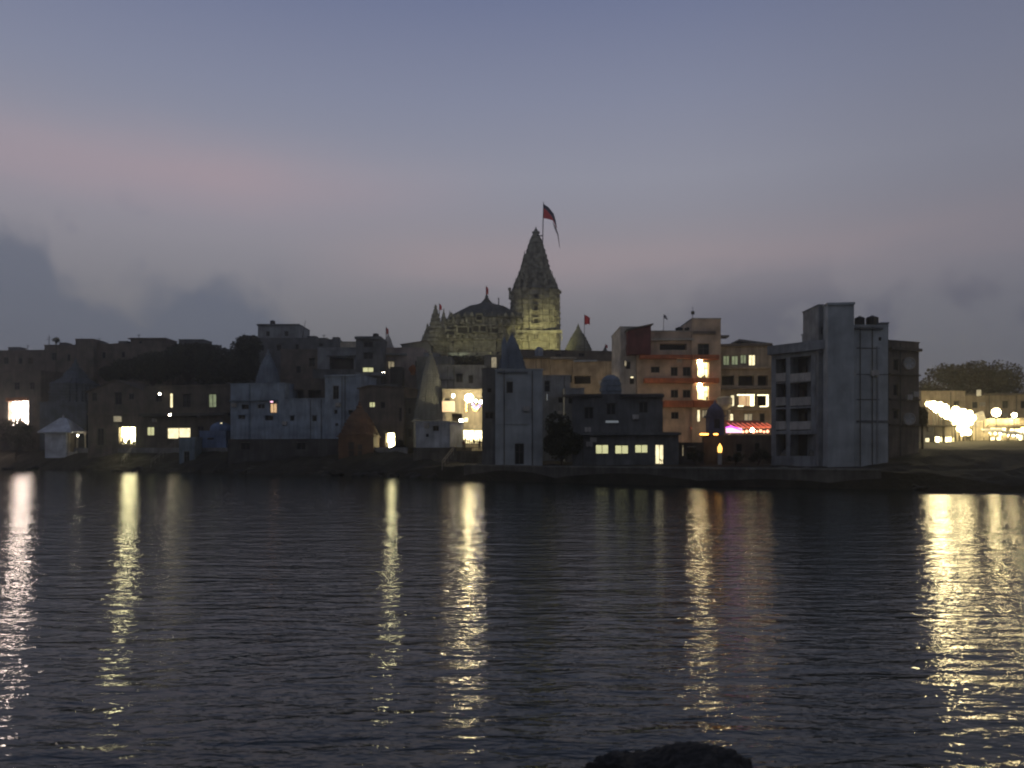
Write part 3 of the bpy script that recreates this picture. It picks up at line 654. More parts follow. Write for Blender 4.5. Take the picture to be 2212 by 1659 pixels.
tree('tree', 'low dark tree mass between the temple hall and the greyish plaster house', 1008, 782, 60, 16, 166, LEAF, n=5200, seed=55, leaf=.55)
building('lit_wall', 'short dull wall carrying a small yellow glow panel left of the white tower spire', 1046, 161, 1082, 161, 768, STONED, depth=4, cat='wall')
wall_lamp('glowing panel standing in for a yellow lit wall corner left of the white tower spire', 1067, 783, 160, 11, 22, L_DIM, 'glow_corner_panel', 'lamp')  # glow panel stands in for lamplight falling on a wall corner
for x0, x1, yt, D, lb in ((18, 44, 751, 196, 'tiny roof room near the far left end of the skyline'), (128, 142, 741, 181, 'tiny roof shed right of the plant on the brown houses'), (206, 222, 739, 182, 'tiny roof shed between the curved roof room and the wide greyish house'),
        (256, 276, 738, 178, 'tiny roof shed at the left end of the wide greyish house'), (452, 470, 746, 185, 'tiny roof shed right of the boxy dark roof room'), (530, 548, 726, 187, 'small roof room left of the tall square block'), (664, 682, 727, 182, 'small roof shed on the grey flat roof left of the chimney block')):
    building('stair_room', lb, x0, D, x1, D, yt, DGREY, depth=2.5, zb=zz(760, D))
for x, yt, yb, D, lb in ((60, 744, 758, 194, 'thin roof pole on the low brown house'), (215, 730, 740, 182, 'thin aerial over the tiny roof shed'), (300, 722, 731, 177, 'thin aerial on the flat topped roof storey'), (455, 736, 748, 185, 'thin aerial on the tiny roof shed above the grove'), (700, 722, 734, 182, 'thin aerial on the grey flat roof')):
    o = empty('antenna_mast', P(x, yb, D), lb, 'antenna'); m = MB(); h_ = (yb - yt) * D / F; m.tube([(0, 0, -.3), (0, 0, h_)], .06, .04); m.box(-.5, .5, -.02, .02, h_ * .8, h_ * .8 + .05); m.box(-.3, .3, -.02, .02, h_ * .62, h_ * .62 + .05); m.build('pole', METAL, o)
# white terraces, tower house, pale house
building('terraced_house', 'pale grey house with a recessed terrace left of the dark tower house', 686, 165, 769, 165, 752, GREY, wins=[(712, 772, 764, 798, 'o')], depth=9, bands=[(706, 766, 768, 769, GREY, .6, 'canopy')])
building('terrace_wall', 'dark terrace parapet under the pale grey house', 676, 160, 772, 160, 799, DGREY, depth=4, cat='wall')
building('tower_house', 'narrow dark tower house with a lit window halfway up', 769, 156, 822, 156, 728, DGREY, depth=8, wins=[(783, 793, 807, 804, L_PALE), (785, 762, 806, 776, 'd'), (785, 738, 806, 750, 'd')],
         bands=[(767, 728, 824, 733, DGREY, .5, 'eave'), (770, 806, 834, 812, GREY, 1.2, 'balcony'), (770, 830, 860, 840, DGREY, 1.0, 'ledge')])
tank('small dark tank on top of the dark tower house', 812, 727, 158, 13, 7)
building('pale_house', 'pale plastered house with a curtained lit window right of the dark tower house', 822, 163, 915, 163, 752, PINKP, depth=9, wins=[(838, 780, 852, 797, L_DIM), (897, 779, 906, 794, 'd')], bands=[(822, 764, 879, 768, GREY, .9, 'canopy')])
building('rear_extension', 'dark stair block in front of the pale plastered house', 843, 158, 868, 158, 794, DARKP, depth=4)
building('small_house', 'grey house with a round topped wall behind the brown lane houses', 915, 160, 948, 160, 764, GREY, depth=8)
pc = P(891, 808, 161.5); o = empty('saffron_cloth', pc, 'saffron cloth hanging down the pale house wall beside its window', 'cloth')
m = MB(); rs = []
for i in range(9):
    t = i / 8; w = (.35 + .6 * t * (1 - t) * 2); rs.append([(-w + .2 * math.sin(i), .05 + .08 * math.sin(i * 2), t * 2.1 - .2), (w, -.03, t * 2.1 - .2), (w, .0, t * 2.1 - .2), (-w + .2 * math.sin(i), .09 + .08 * math.sin(i * 2), t * 2.1 - .2)])
m.rings(rs); m.build('cloth', ORANGE, o)
wall_lamp('small bright lamp under the balcony of the dark tower house', 828, 806, 155, 7, 3.5, L_LAMPS)
wall_lamp('long thin white tube on the lane wall right of the brown house', 874, 858, 139, 2.2, 26, L_TUBE, 'tube_lamp')

# ================================================================== LEFT BANK, FRONT ROW
building('corner_house', 'dark house at the far left edge with one glaring rosy opening', -60, 184, 88, 174, 806, DBROWN, depth=10, wins=[(18, 867, 61, 925, L_PINKW), (30, 826, 42, 842, 'd'), (64, 826, 74, 842, 'd')], bands=[(17, 859, 62, 866, ORANGE, .5, 'awning')])
tree('bush', 'dark bush in front of the glaring opening at the far left', 36, 938, 46, 40, 171, LEAF, n=4200, seed=31, leaf=.4)['category'] = 'bush'
small_temple('spire_temple', 'bluish spire temple rising behind the small pavilion at far left', 137, 171, [(868, 48), (826, 46), (818, 34), (812, 25), (800, 19), (786, 6)], 960, surf('dim_blue_stone', (.13, .16, .19)), nl=12, bodyw=50)
building('gabled_house', 'brown gabled house with three dark upper windows', 190, 160, 310, 158, 846, BROWN, depth=9, gable=(250, 822),
         wins=[(199, 848, 209, 866, 'd'), (248, 845, 263, 874, 'd'), (278, 850, 289, 863, 'd'), (257, 923, 292, 959, L_HOT), (210, 925, 224, 962, 'd')], bands=[(190, 893, 310, 896, BROWN, .4, 'ledge')])
wall_lamp('square pale lit sign left above the glaring shop door', 254, 905, 157.5, 17, 12, L_DIM, 'sign', 'sign')
building('long_house', 'long dark two storey house with a lit narrow window and a pale green one', 310, 157, 500, 152, 833, DBROWN, depth=9,
         wins=[(317, 922, 333, 941, L_PALE), (366, 849, 373, 881, L_WARM), (450, 851, 467, 880, L_GRN), (361, 924, 411, 948, L_WARM), (336, 852, 350, 868, 'd'), (395, 852, 412, 880, 'd'), (425, 920, 440, 962, 'd')],
         bands=[(310, 893, 500, 899, DARKP, 1.4, 'canopy'), (310, 832, 500, 836, DBROWN, .4, 'eave')])
wall_lamp('round white lamp high on the left part of the long dark house', 345, 851, 155.5, 4, 4, L_LAMPS)
wall_lamp('small white lamp under the canopy of the long dark house', 367, 896, 151.5, 4, 4, L_LAMPS)
# small pavilion shrine
PAVW = surf('bright_whitewash', (.68, .71, .74), streak=.1)
def pavilion():
    D = 165; s = D / F; z0 = zz(981, D); r = empty('pavilion_shrine', (xx(120, D), D, z0), 'small whitewashed pavilion with a pyramid roof and lit side columns', 'shrine')
    w = 23 * s; h = zz(935, D) - z0; m = MB(); m.box(-w, w, 0, 4.2, -.8, h); m.build('wall', PAVW, r)
    m = MB(); e = 1.0; k = zz(902, D) - z0
    m.rings([[(-w - e, -e, h + .003), (w + 1.6, -e, h + .003), (w + 1.6, 5.2, h + .003), (-w - e, 5.2, h + .003)], [(-w - e, -e, h + .22), (w + 1.6, -e, h + .22), (w + 1.6, 5.2, h + .22), (-w - e, 5.2, h + .22)],
             [(-w * .45, 1.2, h + (k - h) * .75), (w * .9, 1.2, h + (k - h) * .75), (w * .9, 3, h + (k - h) * .75), (-w * .45, 3, h + (k - h) * .75)], [(-w * .1, 1.9, k), (w * .5, 1.9, k), (w * .5, 2.2, k), (-w * .1, 2.2, k)]])
    m.build('roof', PAVW, r)
    m = MB(); x1 = w + 42 * s; m.box(w + .003, x1, .4, 4.2, h - .05, h + .35); m.build('porch_roof', PALE, r)
    m = MB(); m.box(w + .003, x1 - .2, .3, 4.2, -.8, .45); m.build('porch_floor', PALE, r)
    for i in range(3):
        for yy in (.6, 3.6):
            m = MB(); cx = w + .35 + i * (x1 - w - .7) / 2; m.lathe([(.28, .455), (.28, .6), (.17, .7), (.15, h - .6), (.3, h - .25), (.3, h - .06)], cx, yy, 12); m.build('column', CREAM, r)
    m = MB(); m.box(w + .01, w + .12, .5, 4.1, .46, h - .1); m.build('niche_wall', CREAM, r)
    m = MB(); kalash(m, w * .2, 2.05, k, .22, .8); m.build('finial', PAVW, r)
pavilion()
lamp_post('assumed small lamp inside the porch of the pavilion shrine', 168, 941, 164.4, .16, L_LAMPS, name='assumed_porch_lamp', cat='lamp')  # lamp itself not visible, assumed from the lit porch columns
# blue shrines on the steps
building('blue_shrine', 'dull blue narrow box shrine standing low on the steps', 387, 145, 421, 145, 946, BLUEW, depth=3.5, wins=[(397, 975, 409, 1000, 'd')], cat='shrine')
r, f, z0, H = building('blue_shrine', 'small blue domed shrine on the terrace beside the dull narrow one', 431, 149, 488, 149, 932, surf('bright_blue_wash', (.17, .24, .38)), depth=4, wins=[(447, 946, 462, 950, 'd')], cat='shrine')
m = MB(); u = f.u(469); w = 2.0; m.lathe([(w, H + .15), (w, H + .5), (w * .92, H + 1.0), (w * .7, H + 1.45), (w * .35, H + 1.75), (.12, H + 1.9), (.1, H + 2.2), (.02, H + 2.4)], u, 2, 18); m.build('dome', surf('bright_blue_wash', (.17, .24, .38)), r)
wall_lamp('tiny white lamp on the dome of the small blue shrine', 478, 914, 148.5, 4, 1.5, L_WARM)
# blue house
b1 = building('blue_house', 'pale blue washed house with a small lit doorway upstairs', 498, 148, 614, 146, 829, BLUEL, depth=8, wins=[(583, 871, 598, 892, L_ORG), (556, 873, 572, 883, 'p'), (522, 874, 540, 884, 'd'), (573, 898, 590, 908, 'd'), (515, 897, 530, 905, 'd')],
         bands=[(498, 864, 600, 867, BLUEW, .5, 'ledge'), (538, 830, 541, 948, BLUEW, .12, 'drain_pipe')])
wall_lamp('tiny red and white lamp over the lit doorway of the pale blue house', 587, 868, 146, 6, 3, L_PINKH)
building('blue_house', 'long blue washed wall with small square windows beside the stepped blue tower', 602, 144.5, 702, 142.5, 862, BLUEL, depth=8, wins=[(627, 898, 636, 909, 'd'), (675, 898, 684, 910, 'd')])
building('blue_house', 'stepped blue tower with a tall dark window left of the saffron roof', 702, 142.3, 777, 141, 811, BLUEL, depth=8, wins=[(719, 833, 732, 862, 'd'), (722, 885, 729, 894, 'd'), (753, 886, 762, 896, 'd'), (724, 914, 731, 920, 'd')],
         bands=[(701, 810, 778, 813, BLUEL, .25, 'cornice')])
building('back_house', 'dark brown house with two wide dark openings above the blue wall', 606, 150, 706, 149, 820, DBROWN, depth=6, wins=[(614, 842, 656, 861, 'o'), (666, 842, 694, 861, 'o')])
small_temple('spire_temple', 'narrow dark bluish spire behind the pale blue house', 571, 156, [(850, 26), (822, 25), (800, 20), (780, 13), (765, 5)], 900, STONEB, nl=14)
wall_lamp('pale niche lamp low between the blue shrine and the blue house', 506, 955, 141, 6, 12, L_DIM)
building('low_wall', 'dark low boundary wall running below the blue houses', 492, 139, 735, 133, 950, DARKP, depth=2, cat='wall', wins=[(520, 955, 540, 972, 'd'), (640, 955, 660, 972, 'd')])
# saffron pyramid temple
small_temple('saffron_temple', 'brownish saffron pyramid roofed temple with a tiny oil lamp', 768, 131, [(938, 42), (925, 37), (905, 27), (890, 16), (880, 6)], 1002, surf('dull_saffron_stone', (.17, .10, .065)), nl=8, bodyw=38, wins=[(752, 955, 764, 990, ), (772, 960, 782, 990)])
o = empty('oil_lamp', P(791, 989, 130.8), 'tiny orange oil lamp at the foot of the saffron temple', 'lamp'); m = MB(); m.lathe([(.05, -.15), (.2, -.02), (.22, 0)], 0, 0, 10); m.build('bowl', RUST, o); m = MB(); m.lathe([(.03, 0.001), (.09, .1), (.06, .22), (.01, .34)], 0, 0, 8); m.build('flame', L_FIRE, o)
# brown lane house with arched door
r, f, z0, H = building('lane_house', 'brown house with a glaring arched doorway and one small lit window', 776, 139, 872, 137, 839, BROWN, depth=9, gable=(800, 834),
         wins=[(797, 868, 810, 880, L_PALE), (833, 936, 852, 970, L_HOT), (822, 868, 832, 882, 'd'), (776, 955, 790, 975, 'd'), (808, 951, 819, 970, L_WARM), (862, 880, 868, 910, 'd')], bands=[(806, 976, 860, 979, PALE, 1.2, 'step')])
building('lane_house', 'narrow dark house between the arched doorway and the grey spire', 872, 138, 900, 137, 862, DARKP, depth=8, wins=[(880, 880, 888, 895, 'd'), (880, 925, 890, 945, 'd')])
tree('bush', 'small dark bush right of the glaring arched doorway', 862, 962, 15, 15, 134, LEAF, n=1200, seed=44, leaf=.3)['category'] = 'bush'
# grey spire temple
small_temple('spire_temple', 'tall dark grey curved spire temple between the lane and the bright gate', 926, 129, [(905, 37), (880, 33), (850, 28), (820, 22), (795, 16), (775, 10), (762, 4)], 990, SLATE, nl=26, bodyw=33)
building('white_house', 'small whitewashed house with two small windows under the grey spire', 898, 121, 972, 119, 912, WHITE, depth=5, wins=[(935, 920, 948, 931, 'd'), (920, 937, 926, 944, 'd')], zb=zz(967, 120))
building('plinth_wall', 'dark rubble wall under the small whitewashed house', 893, 121.3, 985, 118.8, 968, QUAY, depth=6, cat='wall')

# ================================================================== BRIGHT GATE
building('plaster_house', 'greyish plaster house with blank upper wall behind the bright gate', 945, 142, 1048, 142, 790, GREY, depth=8, wins=[(985, 808, 1000, 826, 'd'), (1012, 810, 1022, 828, 'd')], bands=[(940, 815, 985, 820, GREY, .5, 'ledge')])
building('plaster_house', 'dull olive house behind the grey spire, left of the temple precinct', 900, 150, 975, 150, 772, STONED, depth=8, wins=[(915, 783, 928, 792, 'p')])
r, f, z0, H = building('gate_house', 'brightly lit cream gate wall above the glaring shop', 956, 129, 1048, 129, 842, CREAM, depth=6,
     wins=[(960, 860, 972, 866, 'd'), (975, 893, 998, 918, 'o'), (994, 929, 1041, 957, L_SHOP), (962, 930, 985, 968, 'o')], bands=[(990, 919, 1046, 928, CREAM, .9, 'awning'), (955, 842, 1048, 845, CREAM, .3, 'cornice')])
wall_lamp('large warm lit poster on the wall left of the gate lamps', 969, 878, 126.5, 28, 24, L_ORG, 'lit_poster', 'poster')
wall_lamp('small white square lamp above the lit poster', 979, 855, 126.5, 5, 7, L_LAMPS)
wall_lamp('small square lit box above the shop awning', 1007, 907, 126.3, 8, 10, L_WARM, 'lit_sign_box', 'sign')
wall_lamp('small slanting white lamp just left of the lit box over the awning', 996, 911, 126.3, 7, 11, L_LAMPS)
for i, (x, y, r_, lb) in enumerate([(1013, 860, .62, 'largest glaring lamp over the gate'), (1028, 866, .20, 'middle small lamp of the row over the gate'), (1039, 868, .24, 'rightmost small lamp of the row by the white tower')]):
    p = P(x, y, 123.5); o = empty('gate_lamp', p, lb, 'lamp', 0, 'gate lamps'); m = MB(); globe(m, (0, 0, 0), r_); m.build('lamp_globe', L_LAMP if i == 0 else L_LAMPS, o, smooth=True)
    m = MB(); m.tube([(0, .05, r_ * .9), (0, 1, r_ + .4), (0, 5, r_ + .5)], .04); m.build('arm', METAL, o)
o = empty('light_string', P(1007, 888, 123), 'short hanging string of amber bulbs beside the gate lamps', 'light string')
m = MB(); m.tube([(0, .05, -.1), (0, .05, 1.4)], .012); m.build('wire', METAL, o)
for i in range(5): m = MB(); globe(m, (.04 * (-1) ** i, 0, .06 + i * .3), .09); m.build('bulb', L_AMB, o)
o = empty('light_string', P(1020, 872, 123), 'sagging string of blue bulbs below the gate lamps', 'light string'); w = 18 * 123 / F
m = MB(); m.tube([(w * i / 12, .05, -.65 * math.sin(math.pi * i / 12)) for i in range(13)], .012); m.build('wire', METAL, o)
for i in range(9): t = i / 8; m = MB(); globe(m, (w * t, 0, -.65 * math.sin(math.pi * t)), .085); m.build('bulb', L_BLUE, o)
o = empty('light_string', P(1018, 874, 123.2), 'sagging string of amber bulbs under the blue one', 'light string')
m = MB(); m.tube([(w * i / 12, .05, -.95 * math.sin(math.pi * i / 12)) for i in range(13)], .012); m.build('wire', METAL, o)
for i in range(6): t = (i + 1) / 7; m = MB(); globe(m, (w * t, 0, -.95 * math.sin(math.pi * t)), .07); m.build('bulb', L_AMB, o)
building('plinth_wall', 'dark masonry platform under the glaring shop and its railing', 986, 118.6, 1044, 118.6, 974, QUAY, depth=10, cat='wall', coping=False)
railing('metal railing in front of the glaring shop', 119, 119, (1005, 974), (1042, 974), 8, h=1.0, mat=METAL, name='railing')
person('person in dark clothes standing at the left end of the shop railing', 1002, 974, 121, top=CLOTHB)
person('person in dark clothes standing right of the shop behind the railing', 1036, 972, 121.5, rz=.8)
person('person seated in the lit doorway of the low riverside building', 1426, 1001, 103.2, pose='sit', top=PWCLOTH, rz=.5)

# ================================================================== WHITE TOWER
TWD = 104.0
r, f, z0, H = building('white_tower', 'tall plain whitewashed tower house by the water with an arched upper window', 1070, TWD, 1172, TWD, 799, GREYT, depth=8,
     wins=[(1094, 824, 1108, 849, 'd'), (1112, 958, 1132, 1003, 'd')], bands=[(1070, 914, 1140, 916, GREYT, .12, 'string_course'), (1074, 803, 1140, 806, DGREY, .3, 'ledge')])
m = MB(); s = TWD / F; u0, u1 = f.u(1092), f.u(1110)
for k in range(7):
    a0 = math.pi * k / 7; a1 = math.pi * (k + 1) / 7; c = (u0 + u1) / 2; R0 = (u1 - u0) / 2; zc = f.z(1100, 826) - z0
    for RR in (1,):
        n = len(m.v); pa = [(c + R0 * q * math.cos(a), yy, zc + R0 * q * math.sin(a)) for a in (a0, a1) for q in (1, 1.25) for yy in (-.15, -.004)]
        m.v += pa; m.f += [tuple(n + i for i in t) for t in ((0, 2, 6, 4), (1, 5, 7, 3), (2, 3, 7, 6), (0, 4, 5, 1))]
m.build('arch_hood', GREYT, r)
building('side_wing', 'darker set back left wing of the whitewashed tower house', 1041, 106.5, 1071, 106.5, 797, DGREY, depth=8, wins=[(1052, 838, 1062, 848, 'd'), (1047, 890, 1066, 905, 'd')])
small_temple('spire_temple', 'grey blue curved spire standing on top of the whitewashed tower', 1106, 106, [(804, 34), (798, 33), (780, 27.5), (765, 22.5), (750, 17.5), (738, 12.5), (728, 8), (721, 3)], 806, STONEB, nl=20)
m = MB(); spire_mesh(m, 0, 0, [(0, .38), (.5, .34), (1.0, .15), (1.2, .05)], 5); o = empty('corner_turret', P(1089, 747, 104.5), 'tiny turret left of the grey blue spire on the tower', 'turret'); m.build('turret_spire', STONEB, o)
m = MB(); m.box(-.35, .35, -.35, .35, -3.6, -.003); m.build('shaft', STONEB, o)

# ================================================================== MIDDLE BACK ROW
building('beige_house', 'warm beige wall under the long dark roof right of the white tower', 1118, 150, 1189, 150, 775, BEIGE, depth=7, wins=[(1135, 800, 1150, 812, 'd')], bands=[(1116, 770, 1192, 775, DARKP, 1.0, 'eave')])
building('beige_house', 'beige wall with dark open verandah between the warm wall and the brown house', 1189, 148, 1240, 148, 777, BEIGE, depth=7, wins=[(1192, 810, 1236, 826, 'o')], bands=[(1189, 772, 1245, 777, TIN, 1.0, 'eave')])
building('brown_house', 'broad brown house with a dark gallery left of the hotel', 1238, 147, 1400, 145, 782, BEIGE, depth=8, wins=[(1240, 812, 1276, 829, 'o'), (1290, 850, 1300, 866, 'd')], bands=[(1240, 778, 1290, 782, TANKB, .5, 'eave')])
tank('pale blue grey water tank on the dark roof in front of the temple tower', 1164, 775, 152, 18, 26, TANKB)
building('grey_house', 'narrow grey house beside the white tower with a slit of light', 1172, 122, 1232, 122, 812, GREY, depth=8, wins=[(1176, 822, 1188, 846, 'd'), (1206, 858, 1216, 870, 'd')])
wall_lamp('short slanting white tube on the narrow grey house', 1182, 858, 121.5, 2, 14, L_TUBED, 'tube_lamp')
building('grey_house', 'grey weathered house with a bluish upper storey above the dark tree', 1220, 118, 1262, 118, 840, GREY, depth=7, wins=[(1228, 858, 1240, 872, 'd')], bands=[(1216, 853, 1262, 858, DARKP, .8, 'ledge')])
small_temple('domed_tower', 'blunt dark blue domed tower on the roofs left of the hotel', 1322, 113, [(880, 24), (835, 23), (820, 21), (813, 16), (808, 8)], 935, STONEB, nl=6, finial=False)
building('riverside_house', 'dark upper block with a flat roof set back above the lit riverside windows', 1236, 109, 1432, 108, 853, DGREY, depth=8, wins=[(1262, 880, 1282, 905, 'd'), (1310, 872, 1330, 896, 'd'), (1380, 868, 1400, 892, 'd')], bands=[(1232, 852, 1300, 857, DARKP, .8, 'eave'), (1340, 853, 1434, 858, DARKP, .8, 'eave')])
wall_lamp('dull pale blue tube on the dark upper block', 1322, 911, 107.6, 28, 5, L_TUBED, 'tube_lamp')
building('riverside_building', 'low dark riverside building with three lit square windows and a lit doorway', 1236, 104, 1466, 102.5, 936, DGREY, depth=4.5,
     wins=[(1286, 960, 1315, 981, L_PALE), (1328, 961, 1358, 981, L_PALE), (1371, 960, 1400, 979, L_PALE), (1415, 960, 1434, 1003, L_WARM)], bands=[(1232, 935, 1470, 940, DGREY, .9, 'canopy'), (1320, 1003, 1320.5, 1003.5, DGREY, .1, 'step')])
tree('tree', 'rounded dark tree beside the white tower on the quay', 1213, 950, 46, 62, 103, LEAF, n=12000, seed=61, leaf=.32)
building('kiosk', 'dark shed with an open lit slit between the riverside building and the garden', 1468, 104, 1520, 104, 958, DARKP, depth=5, wins=[(1474, 962, 1477, 985, L_DIM), (1484, 962, 1504, 992, 'o')])

# ================================================================== HOTEL
HD = 127.0
def orb(y0, y1, x0, x1, nm='balcony'): return (x0, y0, x1, y1, ORBAND, 1.1, nm)
HOTELW = surf('peach_plaster', (.62, .47, .33), streak=.12)
building('hotel', 'pale hotel block with orange balcony bands and a row of dark windows', 1376, HD, 1497, HD, 716, HOTELW, depth=11,
    wins=[(1406, 792, 1425, 805, 'd'), (1449, 793, 1464, 812, 'd'), (1475, 793, 1492, 812, 'd'), (1449, 842, 1465, 859, 'd'), (1475, 842, 1492, 859, 'd'), (1425, 742, 1484, 756, 'o'), (1450, 890, 1466, 905, 'd')],
    bands=[orb(768, 776, 1380, 1496), orb(818, 828, 1390, 1496), orb(866, 880, 1432, 1496), (1376, 732, 1496, 736, PALE, .6, 'ledge')], cop_m=PALE)
building('hotel_annex', 'narrow left end of the hotel with a small lit lamp', 1340, HD + 1, 1377, HD + 1, 707, PALE, depth=11, wins=[(1352, 745, 1362, 760, 'd'), (1360, 818, 1370, 830, 'd'), (1352, 782, 1362, 797, 'd')])
m = MB(); s = HD / F; o = empty('roof_shed', P(1382, 765, HD - 1), 'sloping maroon sheet metal stair shed on the hotel roof', 'shed')
a, b = -25 * s, 24 * s; m.rings([[(a, 0, 0), (b, 0, 0), (b, 4, 0), (a, 4, 0)], [(a, 0, 50 * s), (b, 0, 62 * s), (b, 4, 62 * s), (a, 4, 50 * s)]]); m.build('wall', MAROON, o)
m = MB(); m.rings([[(a - .3, -.5, 50 * s + .01), (b + .3, -.5, 62.5 * s + .01), (b + .3, 4.4, 62.5 * s + .01), (a - .3, 4.4, 50 * s + .01)], [(a - .3, -.5, 50 * s + .2), (b + .3, -.5, 62.5 * s + .2), (b + .3, 4.4, 62.5 * s + .2), (a - .3, 4.4, 50 * s + .2)]]); m.build('roof', DARKP, o)
building('hotel_tower', 'taller stair tower of the hotel with two glaring lit stair openings', 1495, HD - .5, 1557, HD - .5, 689, HOTELW, depth=9,
    wins=[(1507, 743, 1532, 768, 'd'), (1507, 782, 1531, 817, L_STAIR), (1507, 834, 1531, 866, L_STAIR), (1506, 885, 1513, 911, L_WARM), (1516, 885, 1530, 903, L_DIM)],
    bands=[(1497, 716, 1545, 722, BROWN, .3, 'ledge'), orb(768, 778, 1496, 1550), orb(818, 828, 1496, 1550), orb(866, 880, 1496, 1545)], cop_m=PALE)
for x, y, lb in ((1511, 781, 'upper glaring lamp in the hotel stair tower'), (1511, 833, 'lower glaring lamp in the hotel stair tower')):
    o = empty('stair_lamp', P(x, y, HD - .35), lb, 'lamp'); m = MB(); globe(m, (0, 0, 0), .36); m.build('lamp_globe', L_LAMP, o, smooth=True); m = MB(); m.tube([(0, .05, .3), (0, .1, .5), (0, .8, .5)], .03); m.build('arm', METAL, o)
wall_lamp('small warm lamp on the narrow left end of the hotel', 1407 - 42, 815, HD + .7, 6, 3, L_WARM)
wall_lamp('tall yellow lit strip at the lower left corner of the hotel skyline', 1351 - 0, 785 - 0, HD + .8, 4, 12, L_DIM)
building('hotel_wing', 'right wing of the hotel with wide windows, the lower ones outlined in light', 1557, HD + 1, 1667, HD, 744, BEIGE, depth=10,
    wins=[(1562, 768, 1576, 789, L_GRN), (1580, 768, 1595, 789, L_GRN), (1599, 766, 1613, 786, L_GRN), (1617, 766, 1632, 790, L_WARM), (1556.5 + 3, 811, 1586, 832, 'o'), (1595, 811, 1629, 833, 'o'), (1637, 811, 1659, 833, 'o'),
          (1578, 853, 1587, 878, L_WARM), (1595, 854, 1629, 878, L_ORG), (1637, 854, 1659, 878, 'o'), (1575, 893, 1585, 912, L_WARM), (1607, 893, 1626, 912, L_DIM), (1641, 893, 1652, 912, 'd')],
    bands=[(1557, 744, 1668, 748, BROWN, .5, 'eave'), (1557, 793, 1667, 797, BEIGE, .7, 'ledge'), (1557, 838, 1667, 842, BROWN, .9, 'ledge'), (1557, 883, 1667, 887, BEIGE, .7, 'ledge')])
for xa, ya, xb, yb, lb in ((1592, 852, 1630, 854.5, 'thin bright strip along the top of the middle orange lit window'), (1620, 855, 1629, 877, 'upright bright strip at the right of the middle orange lit window'),
        (1636, 852.5, 1660, 854.5, 'thin bright strip along the top of the right window'), (1655, 855, 1660, 878, 'upright bright strip at the right edge of the right window'), (1594, 876, 1606, 878, 'short bright strip under the middle orange lit window'), (1641, 877, 1657, 879, 'short bright strip under the right window')):
    wall_lamp(lb, (xa + xb) / 2, (ya + yb) / 2, HD - .4, xb - xa, yb - ya, glow('strip_light', (1, .9, .5), 3.5), 'strip_light', 'strip light')
tank('left black water tank on the hotel roof', 1467.5, 716, HD + 2, 17, 9.5, group='hotel roof tanks'); tank('right black water tank on the hotel roof, beside its tower', 1486, 716, HD + 2, 15, 9, group='hotel roof tanks')
def slab(name, label, D, pts, th, depth, mat, legs=True):
    a = P(*pts[0], D); b = P(*pts[1], D); o = empty(name, a, label, 'canopy'); d = b - a; m = MB()
    m.rings([[(0, 0, 0), (d.x, 0, d.z), (d.x, depth, d.z), (0, depth, 0)], [(0, 0, th), (d.x, 0, d.z + th), (d.x, depth, d.z + th), (0, depth, th)]]); m.build('sheet', mat, o)
    if legs:
        for k in (.1, .9):
            m = MB(); m.box(d.x * k - .06, d.x * k + .06, .3, .42, d.z * k - legs, d.z * k - .003); m.build('post', METAL, o)
    return o
slab('roof_canopy', 'dark sloping sheet canopy over the roof of the hotel wing', HD + 1, ((1597, 737), (1668, 746)), .35, 6, TIN, legs=.8)
slab('roof_canopy', 'small dark slab jutting from the top of the hotel tower', HD, ((1556, 728), (1575, 728)), .3, 2, TIN, legs=False)
flag('flag', 'small pinkish flag on a thin pole above the hotel roof', HD + 3, ((1433, 716), (1434, 678)), [([[(1434.3, 678.5), (1438, 682), (1443, 688)], [(1434.3, 686), (1438, 689), (1442.5, 690)]], PWCLOTH)], RED, r=.05)
o = empty('antenna_mast', P(1498, 688, HD), 'thin mast with a small box on the left corner of the hotel tower', 'antenna'); m = MB(); m.tube([(0, .5, 0), (0, .5, 27 * HD / F)], .05, .03); m.build('pole', METAL, o); m = MB(); m.box(-.25, .25, .35, .65, 10 * HD / F, 10 * HD / F + .5); m.build('box', METAL, o)
# mushroom water tower, lit
o = empty('water_tower', P(1573, 938, 121), 'pale lit funnel shaped water tower in front of the hotel wing', 'water tower'); s = 121 / F
m = MB(); m.lathe([(.35, -2), (.3, 23 * s), (.34, 52 * s)], 0, 0, 16); m.build('column', CREAM, o)
m = MB(); m.lathe([(.34, 52.1 * s), (.9, 58 * s), (1.15, 64 * s), (1.15, 78 * s), (.7, 81 * s), (.1, 82 * s)], -.55, 0, 20); m.build('bowl', CREAM, o)
# stage canopy with red strips and pink neon
CD = 112.0; s = CD / F; o = empty('festival_canopy', P(1566, 938, CD), 'low festival canopy glowing with red strips and a pink neon corner', 'canopy'); zt = 22 * s
m = MB(); m.rings([[(0, 0, zt - .5), (95 * s, 0, zt - .3), (95 * s, 5, zt + .6), (0, 5, zt + .6)], [(0, 0, zt - .4), (95 * s, 0, zt - .2), (95 * s, 5, zt + .7), (0, 5, zt + .7)]]); m.build('roof_sheet', surf('red_canopy', (.5, .12, .08)), o)
for i in range(9):
    x = (4 + i * 10.5) * s; m = MB(); m.tube([(x + 1.1, -.12, zt - .58), (x - .3, 4.0, zt + .35)], .07, seg=6); m.tube([(x, -.15, zt + .15), (x + 1.2, -.15, zt - .55)], .07, seg=6); m.build('light_strip', L_RED, o)
for i in range(8):
    m = MB(); globe(m, ((38 + i * 7.5) * s, -.3, (5 + (i % 3)) * s), .17 + .05 * (i % 2)); m.build('bulb', glow('red_white_bulb', (1, .35, .2), 4), o)
for k in (0.2, 47 * s, 94 * s): m = MB(); m.tube([(k, .2, -5), (k, .2, zt - .5)], .06); m.build('post', METAL, o)
m = MB(); m.box(.6 * s, 35 * s, -.5, -.3, .2, .85); m.build('neon_panel', L_PINKH, o, bevel=.05)
